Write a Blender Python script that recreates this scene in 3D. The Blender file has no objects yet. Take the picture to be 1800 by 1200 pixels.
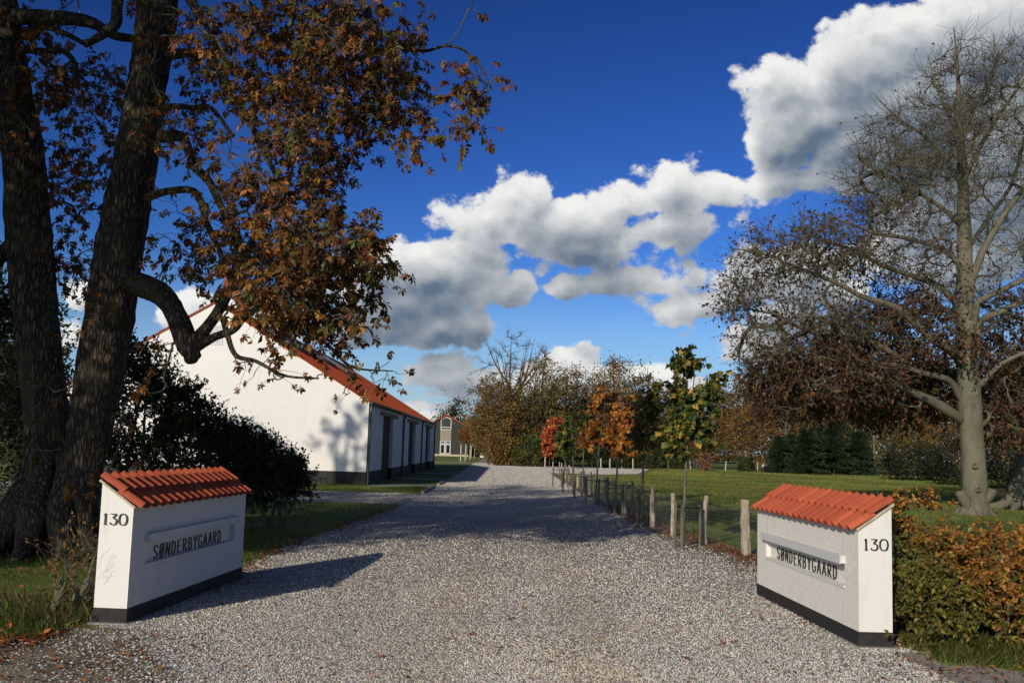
import bpy, math, random
import numpy as np
from mathutils import Matrix, Vector

# ------------------------------------------------------------------ camera
scene = bpy.context.scene
C = scene.collection
F_PX, PITCH, ROLL, EYE = 1750.0, math.radians(6.13), 0.03, 1.8

def ray(x, y):
    u = (x - 900) / F_PX; v = -(y - 600) / F_PX
    a = u * math.cos(ROLL) - v * math.sin(ROLL); b = u * math.sin(ROLL) + v * math.cos(ROLL)
    return (a, math.cos(PITCH) - b * math.sin(PITCH), math.sin(PITCH) + b * math.cos(PITCH))

def G(x, y):                       # survey: point on the level ground seen at a photo pixel
    d = ray(x, y); t = -EYE / d[2]
    return (d[0] * t, d[1] * t)

def at(x, y, Y):                   # survey: point at distance Y
    d = ray(x, y); t = Y / d[1]
    return np.array((d[0] * t, Y, EYE + d[2] * t))

cam = bpy.data.cameras.new('camera'); cam.sensor_width = 36; cam.lens = 36 * F_PX / 1800
cam.clip_start = 0.05; cam.clip_end = 6000
camo = bpy.data.objects.new('camera', cam); C.objects.link(camo); scene.camera = camo
fw = Vector((0, math.cos(PITCH), math.sin(PITCH))); up = Vector((0, -math.sin(PITCH), math.cos(PITCH))); rt = Vector((1, 0, 0))
# roll: world verticals lean to the right at their top
cu = up * math.cos(ROLL) - rt * math.sin(ROLL); cr = rt * math.cos(ROLL) + up * math.sin(ROLL)
camo.matrix_world = Matrix(((cr.x, cu.x, -fw.x, 0), (cr.y, cu.y, -fw.y, 0), (cr.z, cu.z, -fw.z, EYE), (0, 0, 0, 1)))

vs = scene.view_settings
vs.view_transform = 'Standard'; vs.look = 'None'; vs.exposure = 0.0; vs.gamma = 1.0; vs.use_curve_mapping = False
scene.render.engine = 'CYCLES'
scene.cycles.use_denoising = True
scene.cycles.max_bounces = 6; scene.cycles.diffuse_bounces = 3; scene.cycles.transparent_max_bounces = 8
scene.cycles.sample_clamp_indirect = 6

# ------------------------------------------------------------------ sun and sky
SUN_EL, SUN_AZ = math.radians(19.7), math.radians(25.6)     # light travels towards +x +y (azimuth of travel from +y)
sun = bpy.data.lights.new('sun', 'SUN'); sun.energy = 4.0; sun.angle = math.radians(0.5); sun.color = (1.0, 0.90, 0.76)
suno = bpy.data.objects.new('sun', sun); C.objects.link(suno)
trav = Vector((math.sin(SUN_AZ) * math.cos(SUN_EL), math.cos(SUN_AZ) * math.cos(SUN_EL), -math.sin(SUN_EL)))
suno.rotation_euler = trav.to_track_quat('-Z', 'Y').to_euler()

class NT:
    """small helper to wire shader nodes"""
    def __init__(s, tree): s.t = tree; s.n = tree.nodes; s.l = tree.links
    def new(s, typ, **kw):
        n = s.n.new(typ)
        for k, v in kw.items(): setattr(n, k, v)
        return n
    def put(s, sock, v):
        if isinstance(v, bpy.types.NodeSocket): s.l.new(v, sock)
        elif v is not None: sock.default_value = v
    def m(s, op, a, b=None, c=None, clamp=False):
        n = s.new('ShaderNodeMath', operation=op, use_clamp=clamp)
        for i, v in enumerate((a, b, c)):
            if v is not None: s.put(n.inputs[i], v)
        return n.outputs[0]
    def vm(s, op, a, b=None, sc=None):
        n = s.new('ShaderNodeVectorMath', operation=op)
        s.put(n.inputs[0], a)
        if b is not None: s.put(n.inputs[1], b)
        if sc is not None: s.put(n.inputs['Scale'], sc)
        return n.outputs['Value'] if op in ('DOT_PRODUCT', 'LENGTH', 'DISTANCE') else n.outputs[0]
    def sstep(s, x, a, b):
        n = s.new('ShaderNodeMapRange', interpolation_type='SMOOTHSTEP')
        s.put(n.inputs[0], x); s.put(n.inputs[1], a); s.put(n.inputs[2], b)
        return n.outputs[0]
    def lin(s, x, a, b, c, d):
        n = s.new('ShaderNodeMapRange'); 
        for i, v in enumerate((x, a, b, c, d)): s.put(n.inputs[i], v)
        return n.outputs[0]
    def mix(s, f, a, b, blend='MIX'):
        n = s.new('ShaderNodeMix', data_type='RGBA', blend_type=blend)
        s.put(n.inputs[0], f); s.put(n.inputs[6], a); s.put(n.inputs[7], b)
        return n.outputs[2]
    def noise(s, vec, scale, detail=2, rough=.5, lac=2.0, dist=0.0, typ=None):
        n = s.new('ShaderNodeTexNoise')
        s.put(n.inputs['Vector'], vec); n.inputs['Scale'].default_value = scale; n.inputs['Detail'].default_value = detail
        n.inputs['Roughness'].default_value = rough; n.inputs['Lacunarity'].default_value = lac; n.inputs['Distortion'].default_value = dist
        return n.outputs['Fac']
    def voro(s, vec, scale, detail=0, rough=.5, feature='F1', out='Distance', rnd=1.0):
        n = s.new('ShaderNodeTexVoronoi', feature=feature)
        s.put(n.inputs['Vector'], vec); n.inputs['Scale'].default_value = scale
        if 'Detail' in n.inputs: n.inputs['Detail'].default_value = detail; n.inputs['Roughness'].default_value = rough
        n.inputs['Randomness'].default_value = rnd
        return n.outputs[out]

def az_el(x, y):
    d = ray(x, y); l = math.sqrt(sum(k * k for k in d))
    return math.degrees(math.atan2(d[0], d[1])), math.degrees(math.asin(d[2] / l))

# the cumulus banks: (photo x, y, half-width, half-height) surveyed into azimuth and elevation
BANKS = [(850, 392, 100, 52), (930, 352, 85, 66), (1010, 402, 155, 70), (1090, 360, 90, 55), (1190, 330, 90, 60), (1255, 333, 95, 34), (1175, 412, 105, 44),
         (1060, 446, 130, 42), (830, 440, 90, 40), (700, 480, 85, 60), (770, 480, 130, 74), (720, 530, 150, 66), (880, 505, 60, 40), (775, 578, 105, 44), (650, 560, 90, 40), (560, 510, 110, 60),
         (1018, 508, 42, 24), (1130, 492, 68, 40), (1225, 528, 66, 24),
         (1345, 150, 70, 50), (1450, 200, 90, 90), (1480, 250, 90, 90), (1370, 250, 70, 70), (1350, 330, 60, 40), (1390, 150, 88, 60), (1400, 235, 85, 95), (1490, 120, 130, 92), (1580, 230, 200, 150), (1410, 318, 105, 48), (1640, 70, 160, 84), (1780, 60, 160, 100), (1740, 330, 220, 180),
         (755, 668, 92, 38), (860, 668, 70, 30), (960, 655, 75, 36), (1040, 662, 80, 32), (1130, 654, 84, 34), (1210, 668, 60, 24), (1000, 680, 260, 20), (690, 705, 130, 14), (760, 728, 60, 14),
         (1300, 600, 90, 44), (1400, 570, 120, 50), (1420, 480, 160, 55), (1330, 450, 70, 34),
         (120, 520, 32, 34), (150, 580, 70, 30), (395, 560, 120, 60)]

def cloud_group(full=True):
    g = bpy.data.node_groups.new('cloud_depth', 'ShaderNodeTree')
    g.interface.new_socket('Dir', in_out='INPUT', socket_type='NodeSocketVector')
    g.interface.new_socket('Depth', in_out='OUTPUT', socket_type='NodeSocketFloat')
    N = NT(g); gi = N.new('NodeGroupInput'); go = N.new('NodeGroupOutput')
    d = N.vm('NORMALIZE', gi.outputs[0])
    sp = N.new('ShaderNodeSeparateXYZ'); N.l.new(d, sp.inputs[0])
    az = N.m('MULTIPLY', N.m('ARCTAN2', sp.outputs[0], sp.outputs[1]), 57.29578)
    el = N.m('MULTIPLY', N.m('ARCSINE', sp.outputs[2]), 57.29578)
    # ragged outline: shift the lookup by a broad noise
    wob = N.noise(d, 9.0, 2, .55)
    wob2 = N.noise(N.vm('ADD', d, (4.1, 7.7, 1.3)), 9.0, 2, .55)
    az = N.m('ADD', az, N.m('MULTIPLY', N.m('SUBTRACT', wob, .5), 5.0))
    el = N.m('ADD', el, N.m('MULTIPLY', N.m('SUBTRACT', wob2, .5), 3.0))
    cur = None
    for (x, y, rx, ry) in BANKS:
        a, e = az_el(x, y)
        ra, re = math.degrees(rx / F_PX), math.degrees(ry / F_PX)
        cx = N.new('ShaderNodeCombineXYZ'); N.l.new(az, cx.inputs[0]); N.l.new(el, cx.inputs[1])
        mp = N.new('ShaderNodeVectorMath', operation='MULTIPLY_ADD')
        N.l.new(cx.outputs[0], mp.inputs[0]); mp.inputs[1].default_value = (1 / ra, 1 / re, 0); mp.inputs[2].default_value = (-a / ra, -e / re, 0)
        r = N.vm('LENGTH', mp.outputs[0])
        b = N.m('MULTIPLY', N.m('SUBTRACT', 1.0, r), min(1.0, .35 + re / 5))
        cur = b if cur is None else N.m('SMOOTH_MAX', cur, b, .12)
    # fair-weather cumulus all round, outside the surveyed banks
    far = N.sstep(N.m('ABSOLUTE', az), 33, 48)
    hi = N.sstep(el, 30, 42)
    out = N.m('MAXIMUM', far, hi)
    gen = N.m('MULTIPLY', N.m('SUBTRACT', N.noise(N.vm('MULTIPLY', d, (1, 1, 1.8)), 3.2, 3, .5), .64), 4.0)
    gen = N.m('ADD', gen, N.m('MULTIPLY', N.m('SUBTRACT', out, 1.0), 4.0))
    cur = N.m('MAXIMUM', cur, gen)
    # billows
    vx = N.vm('MULTIPLY', d, (1, 1, 1.25))
    puff = N.voro(vx, 15.0, 2.6 if full else 1.0, .55)
    cur = N.m('ADD', cur, N.m('MULTIPLY', N.m('SUBTRACT', 0.98 if full else .93, puff), .60))
    if full: cur = N.m('ADD', cur, N.m('MULTIPLY', N.m('SUBTRACT', N.noise(vx, 34.0, 7, .70), .5), .70))
    N.l.new(cur, go.inputs[0])
    return g

w = bpy.data.worlds.new('World'); scene.world = w; w.use_nodes = True
w.node_tree.nodes.clear()
N = NT(w.node_tree)
sky = N.new('ShaderNodeTexSky', sky_type='NISHITA'); sky.sun_disc = False
sky.sun_elevation = SUN_EL; sky.sun_rotation = SUN_AZ + math.pi
sky.altitude = 0; sky.air_density = 1.0; sky.dust_density = 0.8; sky.ozone_density = 2.4
SKY_STRENGTH = 0.11
tc = N.new('ShaderNodeTexCoord')
dirv = tc.outputs['Generated']
grp, grp_soft = cloud_group(), cloud_group(False)
def depth(off, g=grp):
    n = N.new('ShaderNodeGroup'); n.node_tree = g
    N.l.new(dirv if off is None else N.vm('ADD', dirv, off), n.inputs[0])
    return n.outputs[0]
D0 = depth(None)
alpha = N.sstep(D0, -.02, .16)
lx, lz = -.40, 1.0
acc = None; first = None
for s, wt in ((.012, 1.0), (.030, 1.2), (.062, 1.4)):
    raw = depth((lx * s, 0, lz * s), grp if s < .02 else grp_soft); first = first or raw
    dd = N.m('MULTIPLY', N.m('MAXIMUM', raw, 0.0), wt)
    acc = dd if acc is None else N.m('ADD', acc, dd)
# the deepest parts of the banks, where least sunlight gets through to the base
sp0 = N.new('ShaderNodeSeparateXYZ'); N.l.new(dirv, sp0.inputs[0])
az0 = N.m('MULTIPLY', N.m('ARCTAN2', sp0.outputs[0], sp0.outputs[1]), 57.29578); el0 = N.m('MULTIPLY', N.m('ARCSINE', sp0.outputs[2]), 57.29578)
for (x, y, rx, ry, wt) in ((740, 575, 240, 95, 1.9), (1190, 440, 160, 42, 1.3), (1000, 465, 150, 36, .9), (1600, 320, 240, 120, .7), (620, 560, 160, 90, .8), (1130, 505, 200, 30, .7), (900, 430, 120, 30, .5)):
    a, e = az_el(x, y); ra, re = math.degrees(rx / F_PX), math.degrees(ry / F_PX)
    r2 = N.m('ADD', N.m('POWER', N.m('DIVIDE', N.m('SUBTRACT', az0, a), ra), 2.0), N.m('POWER', N.m('DIVIDE', N.m('SUBTRACT', el0, e), re), 2.0))
    acc = N.m('ADD', acc, N.m('MULTIPLY', N.m('MULTIPLY', N.m('EXPONENT', N.m('MULTIPLY', r2, -1.6)), wt), N.sstep(D0, .05, .6)))
lit = N.m('DIVIDE', 1.0, N.m('ADD', 1.0, N.m('POWER', N.m('MULTIPLY', acc, .95), 1.6)))
lit = N.m('ADD', N.m('MULTIPLY', lit, .86), N.m('MULTIPLY', N.m('SUBTRACT', D0, first), .40), clamp=True)
CLOUD = 1 / SKY_STRENGTH
rampc = N.mix(lit, (.12 * CLOUD, .17 * CLOUD, .245 * CLOUD, 1), (.88 * CLOUD, .88 * CLOUD, .86 * CLOUD, 1))
sp = N.new('ShaderNodeSeparateXYZ'); N.l.new(dirv, sp.inputs[0])
# a polarised, deeper blue overall and pale air low over the horizon
K = SKY_STRENGTH
skyc = N.mix(1.0, sky.outputs[0], (.80 * K, .93 * K, 1.15 * K, 1), 'MULTIPLY')
gm = N.new('ShaderNodeGamma'); N.l.new(skyc, gm.inputs[0]); gm.inputs[1].default_value = 2.0
skyc = N.mix(1.0, gm.outputs[0], (1 / K, 1 / K, 1 / K, 1), 'MULTIPLY')
low = N.m('MULTIPLY', N.sstep(sp.outputs[2], .20, .0), .66)
skyc = N.mix(low, skyc, (.46 / K, .66 / K, .88 / K, 1))
col = N.mix(alpha, skyc, rampc)
bg = N.new('ShaderNodeBackground'); bg.inputs['Strength'].default_value = SKY_STRENGTH
N.l.new(col, bg.inputs[0])
wo = N.new('ShaderNodeOutputWorld'); N.l.new(bg.outputs[0], wo.inputs[0])
w.cycles.sampling_method = 'MANUAL'; w.cycles.sample_map_resolution = 512

# ------------------------------------------------------------------ tools
def rg(seed): return np.random.default_rng(seed)

def tag(o, label=None, cat=None, group=None, kind=None):
    if label: o['label'] = label
    if cat: o['category'] = cat
    if group: o['group'] = group
    if kind: o['kind'] = kind
    return o

class MB:
    def __init__(s): s.v = []; s.f = []; s.c = []; s.n = 0
    def add(s, v, f, tint=(1, 1, 1)):
        v = np.asarray(v, np.float64).reshape(-1, 3)
        if not isinstance(f, np.ndarray):
            by = {}
            for q in f: by.setdefault(len(q), []).append(q)
            fs = [np.array(q) for q in by.values()]
        else: fs = [f]
        for q in fs:
            if len(q): s.f.append(q.astype(np.int64) + s.n)
        s.v.append(v); s.c.append(np.broadcast_to(np.asarray(tint, float), (len(v), 3))); s.n += len(v)
    def box(s, x0, x1, y0, y1, z0, z1, tint=(1, 1, 1)):
        s.add([(x, y, z) for z in (z0, z1) for x, y in ((x0, y0), (x1, y0), (x1, y1), (x0, y1))],
              np.array([(3, 2, 1, 0), (4, 5, 6, 7), (0, 1, 5, 4), (1, 2, 6, 5), (2, 3, 7, 6), (3, 0, 4, 7)]), tint)
    def prism(s, poly, axis, a, b):
        """extrude a 2-d outline (x,z with axis 'y', or y,z with axis 'x', or x,y with axis 'z') from a to b"""
        n = len(poly)
        def p3(p, t): return {'y': (p[0], t, p[1]), 'x': (t, p[0], p[1]), 'z': (p[0], p[1], t)}[axis]
        v = [p3(p, a) for p in poly] + [p3(p, b) for p in poly]
        f = [tuple(range(n)), tuple(range(2 * n - 1, n - 1, -1))] + [(i, i + n, (i + 1) % n + n, (i + 1) % n) for i in range(n)]
        s.add(v, f)
    def mesh(s, name, smooth=False, off=None):
        me = bpy.data.meshes.new(name)
        V = np.concatenate(s.v) if s.v else np.zeros((0, 3))
        if off is not None: V = V - np.asarray(off)
        me.vertices.add(len(V)); me.vertices.foreach_set('co', V.astype(np.float32).ravel())
        sizes = np.concatenate([np.full(len(q), q.shape[1]) for q in s.f]); loops = np.concatenate([q.ravel() for q in s.f])
        me.loops.add(len(loops)); me.polygons.add(len(sizes))
        me.loops.foreach_set('vertex_index', loops.astype(np.int32))
        st = np.concatenate([[0], np.cumsum(sizes)[:-1]]).astype(np.int32)
        me.polygons.foreach_set('loop_start', st)
        me.polygons.foreach_set('use_smooth', np.full(len(sizes), bool(smooth)))
        at_ = me.attributes.new('tint', 'FLOAT_COLOR', 'POINT')
        cc = np.ones((len(V), 4), np.float32); cc[:, :3] = np.concatenate(s.c)
        at_.data.foreach_set('color', cc.ravel())
        me.update(calc_edges=True)
        return me

def obj(name, mb, mat, parent=None, smooth=False, world=False, loc=None):
    """link a mesh as one object; world=True: the vertices are in world space although it has a parent"""
    off = None
    if parent is not None and world: off = np.array(parent.location)
    me = mb if isinstance(mb, bpy.types.Mesh) else mb.mesh(name, smooth, off)
    if mat is not None and not me.materials: me.materials.append(mat)
    o = bpy.data.objects.new(name, me); C.objects.link(o)
    if parent is not None: o.parent = parent
    if loc is not None: o.location = loc
    return o

def thing(name, label, cat, loc=(0, 0, 0), rz=0.0, group=None):
    o = bpy.data.objects.new(name, None); C.objects.link(o); o.empty_display_size = .2
    o.location = loc; o.rotation_euler = (0, 0, rz)
    return tag(o, label, cat, group)

def struct(name, mb, mat, smooth=False):
    return tag(obj(name, mb, mat, smooth=smooth), kind='structure')

def nrm(a): return a / np.maximum(np.linalg.norm(a, axis=-1, keepdims=True), 1e-9)

def tubes(mb, P, R, sides=6, tint=(1, 1, 1), cap=False):
    """P (M,n,3) polylines, R (M,n) radii"""
    P = np.asarray(P, float); R = np.asarray(R, float)
    if P.ndim == 2: P = P[None]; R = R[None]
    M, n, _ = P.shape
    if M == 0: return
    T = nrm(np.gradient(P, axis=1))
    ref = np.where(np.abs(T[:, :1, 2:3]) > .9, np.array([[[1., 0, 0]]]), np.array([[[0, 0, 1.]]]))
    ref = np.broadcast_to(ref, T.shape)
    A = nrm(np.cross(ref, T)); B = np.cross(T, A)
    th = np.arange(sides) * 2 * math.pi / sides
    V = P[:, :, None] + R[:, :, None, None] * (A[:, :, None] * np.cos(th)[None, None, :, None] + B[:, :, None] * np.sin(th)[None, None, :, None])
    idx = np.arange(M * n * sides).reshape(M, n, sides)
    a = idx[:, :-1]; b = idx[:, 1:]
    F = np.stack([a, np.roll(a, -1, 2), np.roll(b, -1, 2), b], -1).reshape(-1, 4)
    mb.add(V.reshape(-1, 3), F, tint)
    if cap:
        mb_n = mb.n - M * n * sides
        mb.f.append(idx[:, -1] + mb_n); mb.f.append(idx[:, 0, ::-1] + mb_n)

def catmull(pts, m=6):
    p = np.asarray(pts, float); p = np.vstack([2 * p[0] - p[1], p, 2 * p[-1] - p[-2]])
    out = []
    for i in range(1, len(p) - 2):
        for t in np.arange(m) / m:
            a, b, c, d = p[i - 1:i + 3]
            out.append(.5 * ((2 * b) + (c - a) * t + (2 * a - 5 * b + 4 * c - d) * t * t + (3 * b - a - 3 * c + d) * t ** 3))
    out.append(p[-2]); return np.array(out)

def frames(D, rng, roll=None):
    """rotation matrices whose y axis is D"""
    y = nrm(D); r = rng.normal(size=y.shape) if roll is None else roll
    x = nrm(np.cross(y, r)); z = np.cross(x, y)
    return np.stack([x, y, z], -1)

def scatter(mb, tv, tf, pos, Rm, sc, tint):
    tv = np.asarray(tv, float); tf = np.asarray(tf); k = len(tv); n = len(pos)
    if n == 0: return
    V = pos[:, None] + np.einsum('nij,kj->nki', Rm, tv) * np.asarray(sc).reshape(-1, 1, 1)
    F = tf[None] + (np.arange(n) * k)[:, None, None]
    mb.add(V.reshape(-1, 3), F.reshape(-1, tf.shape[1]), np.repeat(tint, k, axis=0))

def palette(rng, n, cols, var=.22):
    """cols: list of (weight, rgb)"""
    w = np.array([c[0] for c in cols], float); w /= w.sum()
    base = np.array([c[1] for c in cols])[rng.choice(len(cols), n, p=w)]
    return np.clip(base * (1 + rng.normal(0, var, (n, 1))) * (1 + rng.normal(0, .07, (n, 3))), .003, .9)

# leaf shapes: y runs from stalk to tip
KITE = (np.array([(0, 0, 0), (.30, .45, .10), (0, 1, -.05), (-.30, .45, .10)]), np.array([(0, 1, 2), (0, 2, 3)]))
BLADE = (np.array([(-.035, 0, 0), (.035, 0, 0), (.02, .6, .06), (0, 1, .22)]), np.array([(0, 1, 2), (0, 2, 3)]))
def palmate(n=6):
    v = []; f = []
    for i in range(n):
        a = math.radians(-105 + 210 * i / (n - 1)); l = 1 - .35 * abs(i - (n - 1) / 2) / ((n - 1) / 2)
        c, s = math.cos(a), math.sin(a)
        for (x, y, z) in ((0, .02, 0), (.15 * l, .60 * l, -.10 * l), (0, l, -.52 * l), (-.15 * l, .60 * l, -.10 * l)):
            v.append((x * c + y * s, -x * s + y * c, z))
        b = 4 * i; f += [(b, b + 1, b + 2), (b, b + 2, b + 3)]
    return np.array(v), np.array(f)
def lobed():
    v = [(0, .15, 0)]; rr = [(.0, -.02), (.32, .0), (.28, .22), (.62, .42), (.34, .52), (.30, .66), (0, 1.05)]
    pts = [(x, y) for x, y in rr] + [(-x, y) for x, y in rr[-2:0:-1]]
    for x, y in pts: v.append((x, y, .12 * abs(x) - .16 * y * y))
    n = len(pts); f = [(0, 1 + i, 1 + (i + 1) % n) for i in range(n)]
    return np.array(v), np.array(f)
PALM = palmate(); LOBED = lobed()
def palm_variants(n, seed):
    r = rg(seed); out = []
    for k in range(n):
        v = []; f = []; m = int(r.integers(5, 8)); curl = r.uniform(.3, .95)
        for i in range(m):
            a = math.radians(-112 + 224 * i / (m - 1) + r.normal(0, 9)); l = (1 - .42 * abs(i - (m - 1) / 2) / ((m - 1) / 2)) * r.uniform(.72, 1.08); w_ = r.uniform(.15, .23); dr = curl * r.uniform(.6, 1.3); c, s = math.cos(a), math.sin(a); tw_ = r.normal(0, .07)
            for (x, y, z) in ((0, .02, 0), (w_ * l, .60 * l, -.18 * dr * l + tw_), (0, l * (1 - .25 * dr * dr), -.75 * dr * l), (-w_ * l, .60 * l, -.18 * dr * l - tw_)): v.append((x * c + y * s, -x * s + y * c, z))
            b = 4 * i; f += [(b, b + 1, b + 2), (b, b + 2, b + 3)]
        out.append((np.array(v), np.array(f)))
    return out
PALMS = palm_variants(7, 77)
def scatter_mix(mb, shapes, pos, Rm, sc, tint, r):
    w = r.integers(0, len(shapes), len(pos))
    for i, s in enumerate(shapes):
        q = w == i
        scatter(mb, s[0], s[1], pos[q], Rm[q], np.asarray(sc)[q], tint[q])

class Tree:
    """branches grown towards target points from hand-surveyed limbs"""
    def __init__(s, seed): s.rng = rg(seed); s.limbs = []; s.P = []; s.T = []; s.own = []; s.paths = []; s.par = []; s.w = []
    def limb(s, pts, rad, m=6, grow=True):
        p = catmull(pts, m); r = catmull(np.array([(q, 0, 0) for q in rad]), m)[:, 0]; r = np.maximum(r, .003)
        s.limbs.append((p, r))
        if grow:
            s.P.append(p); s.T.append(nrm(np.gradient(p, axis=0))); s.own.append(np.full(len(p), -1))
        return p
    def grow(s, targets, n=5, sag=.08, bend=.35, jit=.05, cone=.6, upbias=0.0):
        rng = s.rng; targets = np.asarray(targets)
        P = np.concatenate(s.P); T = np.concatenate(s.T); own = np.concatenate(s.own)
        cap = len(P) + len(targets) * (n - 1)
        PP = np.zeros((cap, 3)); TT = np.zeros((cap, 3)); OO = np.full(cap, -1); SS = np.zeros(cap, int)
        k = len(P); PP[:k] = P; TT[:k] = T; OO[:k] = own
        d0 = np.array([np.min(((P - t) ** 2).sum(1)) for t in targets]); order = np.argsort(d0)
        base = len(s.paths)
        for t in targets[order]:
            dv = t - PP[:k]; d = np.sqrt((dv ** 2).sum(1)) + 1e-6
            cs = (dv * TT[:k]).sum(1) / d
            j = int(np.argmin(d * (1 + cone * (1 - cs)) + upbias * np.maximum(0, PP[:k, 2] - t[2])))
            a = PP[j]; L = d[j]; dirn = dv[j] / L
            b = a + TT[j] * L * bend * max(.2, cs[j] + .3) + dirn * L * .12
            c = t - (dirn * .8 + rng.normal(0, .35, 3) + np.array((0, 0, -sag * 2))) * L * .3
            u = np.linspace(0, 1, n)[:, None]
            q = (1 - u) ** 3 * a + 3 * u * (1 - u) ** 2 * b + 3 * u * u * (1 - u) * c + u ** 3 * t
            q[1:-1] += rng.normal(0, jit, (n - 2, 3)) * L; q[:, 2] -= sag * L * np.sin(u[:, 0] * math.pi) * .5
            s.paths.append(q); s.par.append((OO[j], SS[j])); s.w.append(1.0)
            m = n - 1
            PP[k:k + m] = q[1:]; TT[k:k + m] = nrm(np.gradient(q, axis=0))[1:]; OO[k:k + m] = len(s.paths) - 1; SS[k:k + m] = np.arange(1, n); k += m
        s.P = [PP[:k]]; s.T = [TT[:k]]; s.own = [OO[:k]]; s.n = n
        return np.arange(base, len(s.paths))
    def radii(s, tip, expo=.5, rmax=.2):
        M = len(s.paths); n = s.n; cnt = np.ones((M, n))
        for i in range(M - 1, -1, -1):
            p, k = s.par[i]
            if p >= 0: cnt[p, :k + 1] += cnt[i, 0]
        return np.minimum(tip * cnt ** expo, rmax)
    def twigs(s, per, lmin, lmax, ang=.9, droop=0.0, up=0.0, tmin=.35, n=4, src=None):
        """short twigs off the grown paths; returns (K,n,3)"""
        rng = s.rng; Q = np.array(s.paths) if src is None else src; M, m, _ = Q.shape
        i = np.repeat(np.arange(M), per); K = len(i)
        t = rng.uniform(tmin, 1, K) * (m - 1); t[::per] = m - 1
        a = np.minimum(t.astype(int), m - 2); fr = (t - a)[:, None]
        p = Q[i, a] * (1 - fr) + Q[i, a + 1] * fr; tg = nrm(Q[i, a + 1] - Q[i, a])
        d = nrm(tg * math.cos(ang) + nrm(rng.normal(size=(K, 3))) * math.sin(ang) + np.array((0, 0, up)))
        L = rng.uniform(lmin, lmax, K)
        out = np.zeros((K, n, 3)); out[:, 0] = p
        for k in range(1, n):
            d = nrm(d + rng.normal(0, .22, (K, 3)) + np.array((0, 0, -droop)))
            out[:, k] = out[:, k - 1] + d * (L / (n - 1))[:, None]
        return out

def along(rng, Q, per, tmin=.3, tip=True):
    M, n, _ = Q.shape; i = np.repeat(np.arange(M), per); t = rng.uniform(tmin, 1, len(i)) * (n - 1)
    if tip: t[::per] = n - 1
    a = np.minimum(t.astype(int), n - 2); fr = (t - a)[:, None]
    return Q[i, a] * (1 - fr) + Q[i, a + 1] * fr, nrm(Q[i, a + 1] - Q[i, a])

def ellipsoid(rng, c, r, n, shell=.35):
    d = nrm(rng.normal(size=(n, 3))); k = rng.uniform(shell ** 3, 1, (n, 1)) ** (1 / 3)
    return np.asarray(c) + d * k * np.asarray(r)

# ------------------------------------------------------------------ materials
def mat(name, build, rough=.8, spec=.3):
    m = bpy.data.materials.new(name); m.use_nodes = True; nt = m.node_tree; nt.nodes.clear(); N = NT(nt)
    out = N.new('ShaderNodeOutputMaterial'); p = N.new('ShaderNodeBsdfPrincipled')
    p.inputs['Roughness'].default_value = rough; p.inputs['Specular IOR Level'].default_value = spec
    N.l.new(p.outputs[0], out.inputs[0])
    N.p = p; N.out = out
    build(N); return m

def coords(N, kind='Object'): return N.new('ShaderNodeTexCoord').outputs[kind]
def wpos(N): return N.new('ShaderNodeNewGeometry').outputs['Position']
def c4(c): return (c[0], c[1], c[2], 1)
def tintc(N):
    a = N.new('ShaderNodeAttribute'); a.attribute_name = 'tint'; return a.outputs['Color']
def bump(N, h, strength, dist):
    b = N.new('ShaderNodeBump'); b.inputs['Strength'].default_value = strength; b.inputs['Distance'].default_value = dist
    N.put(b.inputs['Height'], h); N.l.new(b.outputs[0], N.p.inputs['Normal'])
def base(N, c): N.put(N.p.inputs['Base Color'], c)

def leafmat(name, trans=.35, rough=.5, spec=.25, gain=1.0):
    def b(N):
        t = tintc(N); v = N.noise(wpos(N), 14, 2)
        c = N.mix(1.0, t, N.mix(v, (.72 * gain, .72 * gain, .72 * gain, 1), (1.25 * gain, 1.25 * gain, 1.2 * gain, 1)), 'MULTIPLY')
        base(N, c)
        tr = N.new('ShaderNodeBsdfTranslucent'); N.l.new(c, tr.inputs[0])
        mx = N.new('ShaderNodeMixShader'); mx.inputs[0].default_value = trans
        N.l.new(N.p.outputs[0], mx.inputs[1]); N.l.new(tr.outputs[0], mx.inputs[2]); N.l.new(mx.outputs[0], N.out.inputs[0])
    return mat(name, b, rough, spec)

def barkmat(name, dark, light, moss=None, scale=7.0, furrow=True, bstr=.6, bd=.04):
    def b(N):
        p = wpos(N); st = N.vm('MULTIPLY', p, (1, 1, .20 if furrow else .8))
        a = N.noise(st, scale, 5, .65, dist=.8); f = N.voro(st, scale * 1.6, 1, feature='DISTANCE_TO_EDGE')
        k = N.m('MULTIPLY', a, N.sstep(f, 0, .18)) if furrow else a
        c = N.mix(N.sstep(k, .15, .72), c4(dark), c4(light))
        if moss:
            c = N.mix(N.m('MULTIPLY', N.sstep(N.noise(p, 1.3, 3), .45, .7), .65), c, c4(moss))
        base(N, c); bump(N, k, bstr, bd)
    return mat(name, b, .9, .15)

def plain(name, c, rough=.7, var=.12, scale=6.0, spec=.3, bstr=0.0, metal=0.0):
    def b(N):
        p = wpos(N); a = N.noise(p, scale, 4, .6)
        base(N, N.mix(a, c4([k * (1 - var * 1.6) for k in c]), c4([min(.95, k * (1 + var * 1.6)) for k in c])))
        if bstr: bump(N, N.noise(p, scale * 9, 3), bstr, .01)
        N.p.inputs['Metallic'].default_value = metal
    return mat(name, b, rough, spec)

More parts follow.
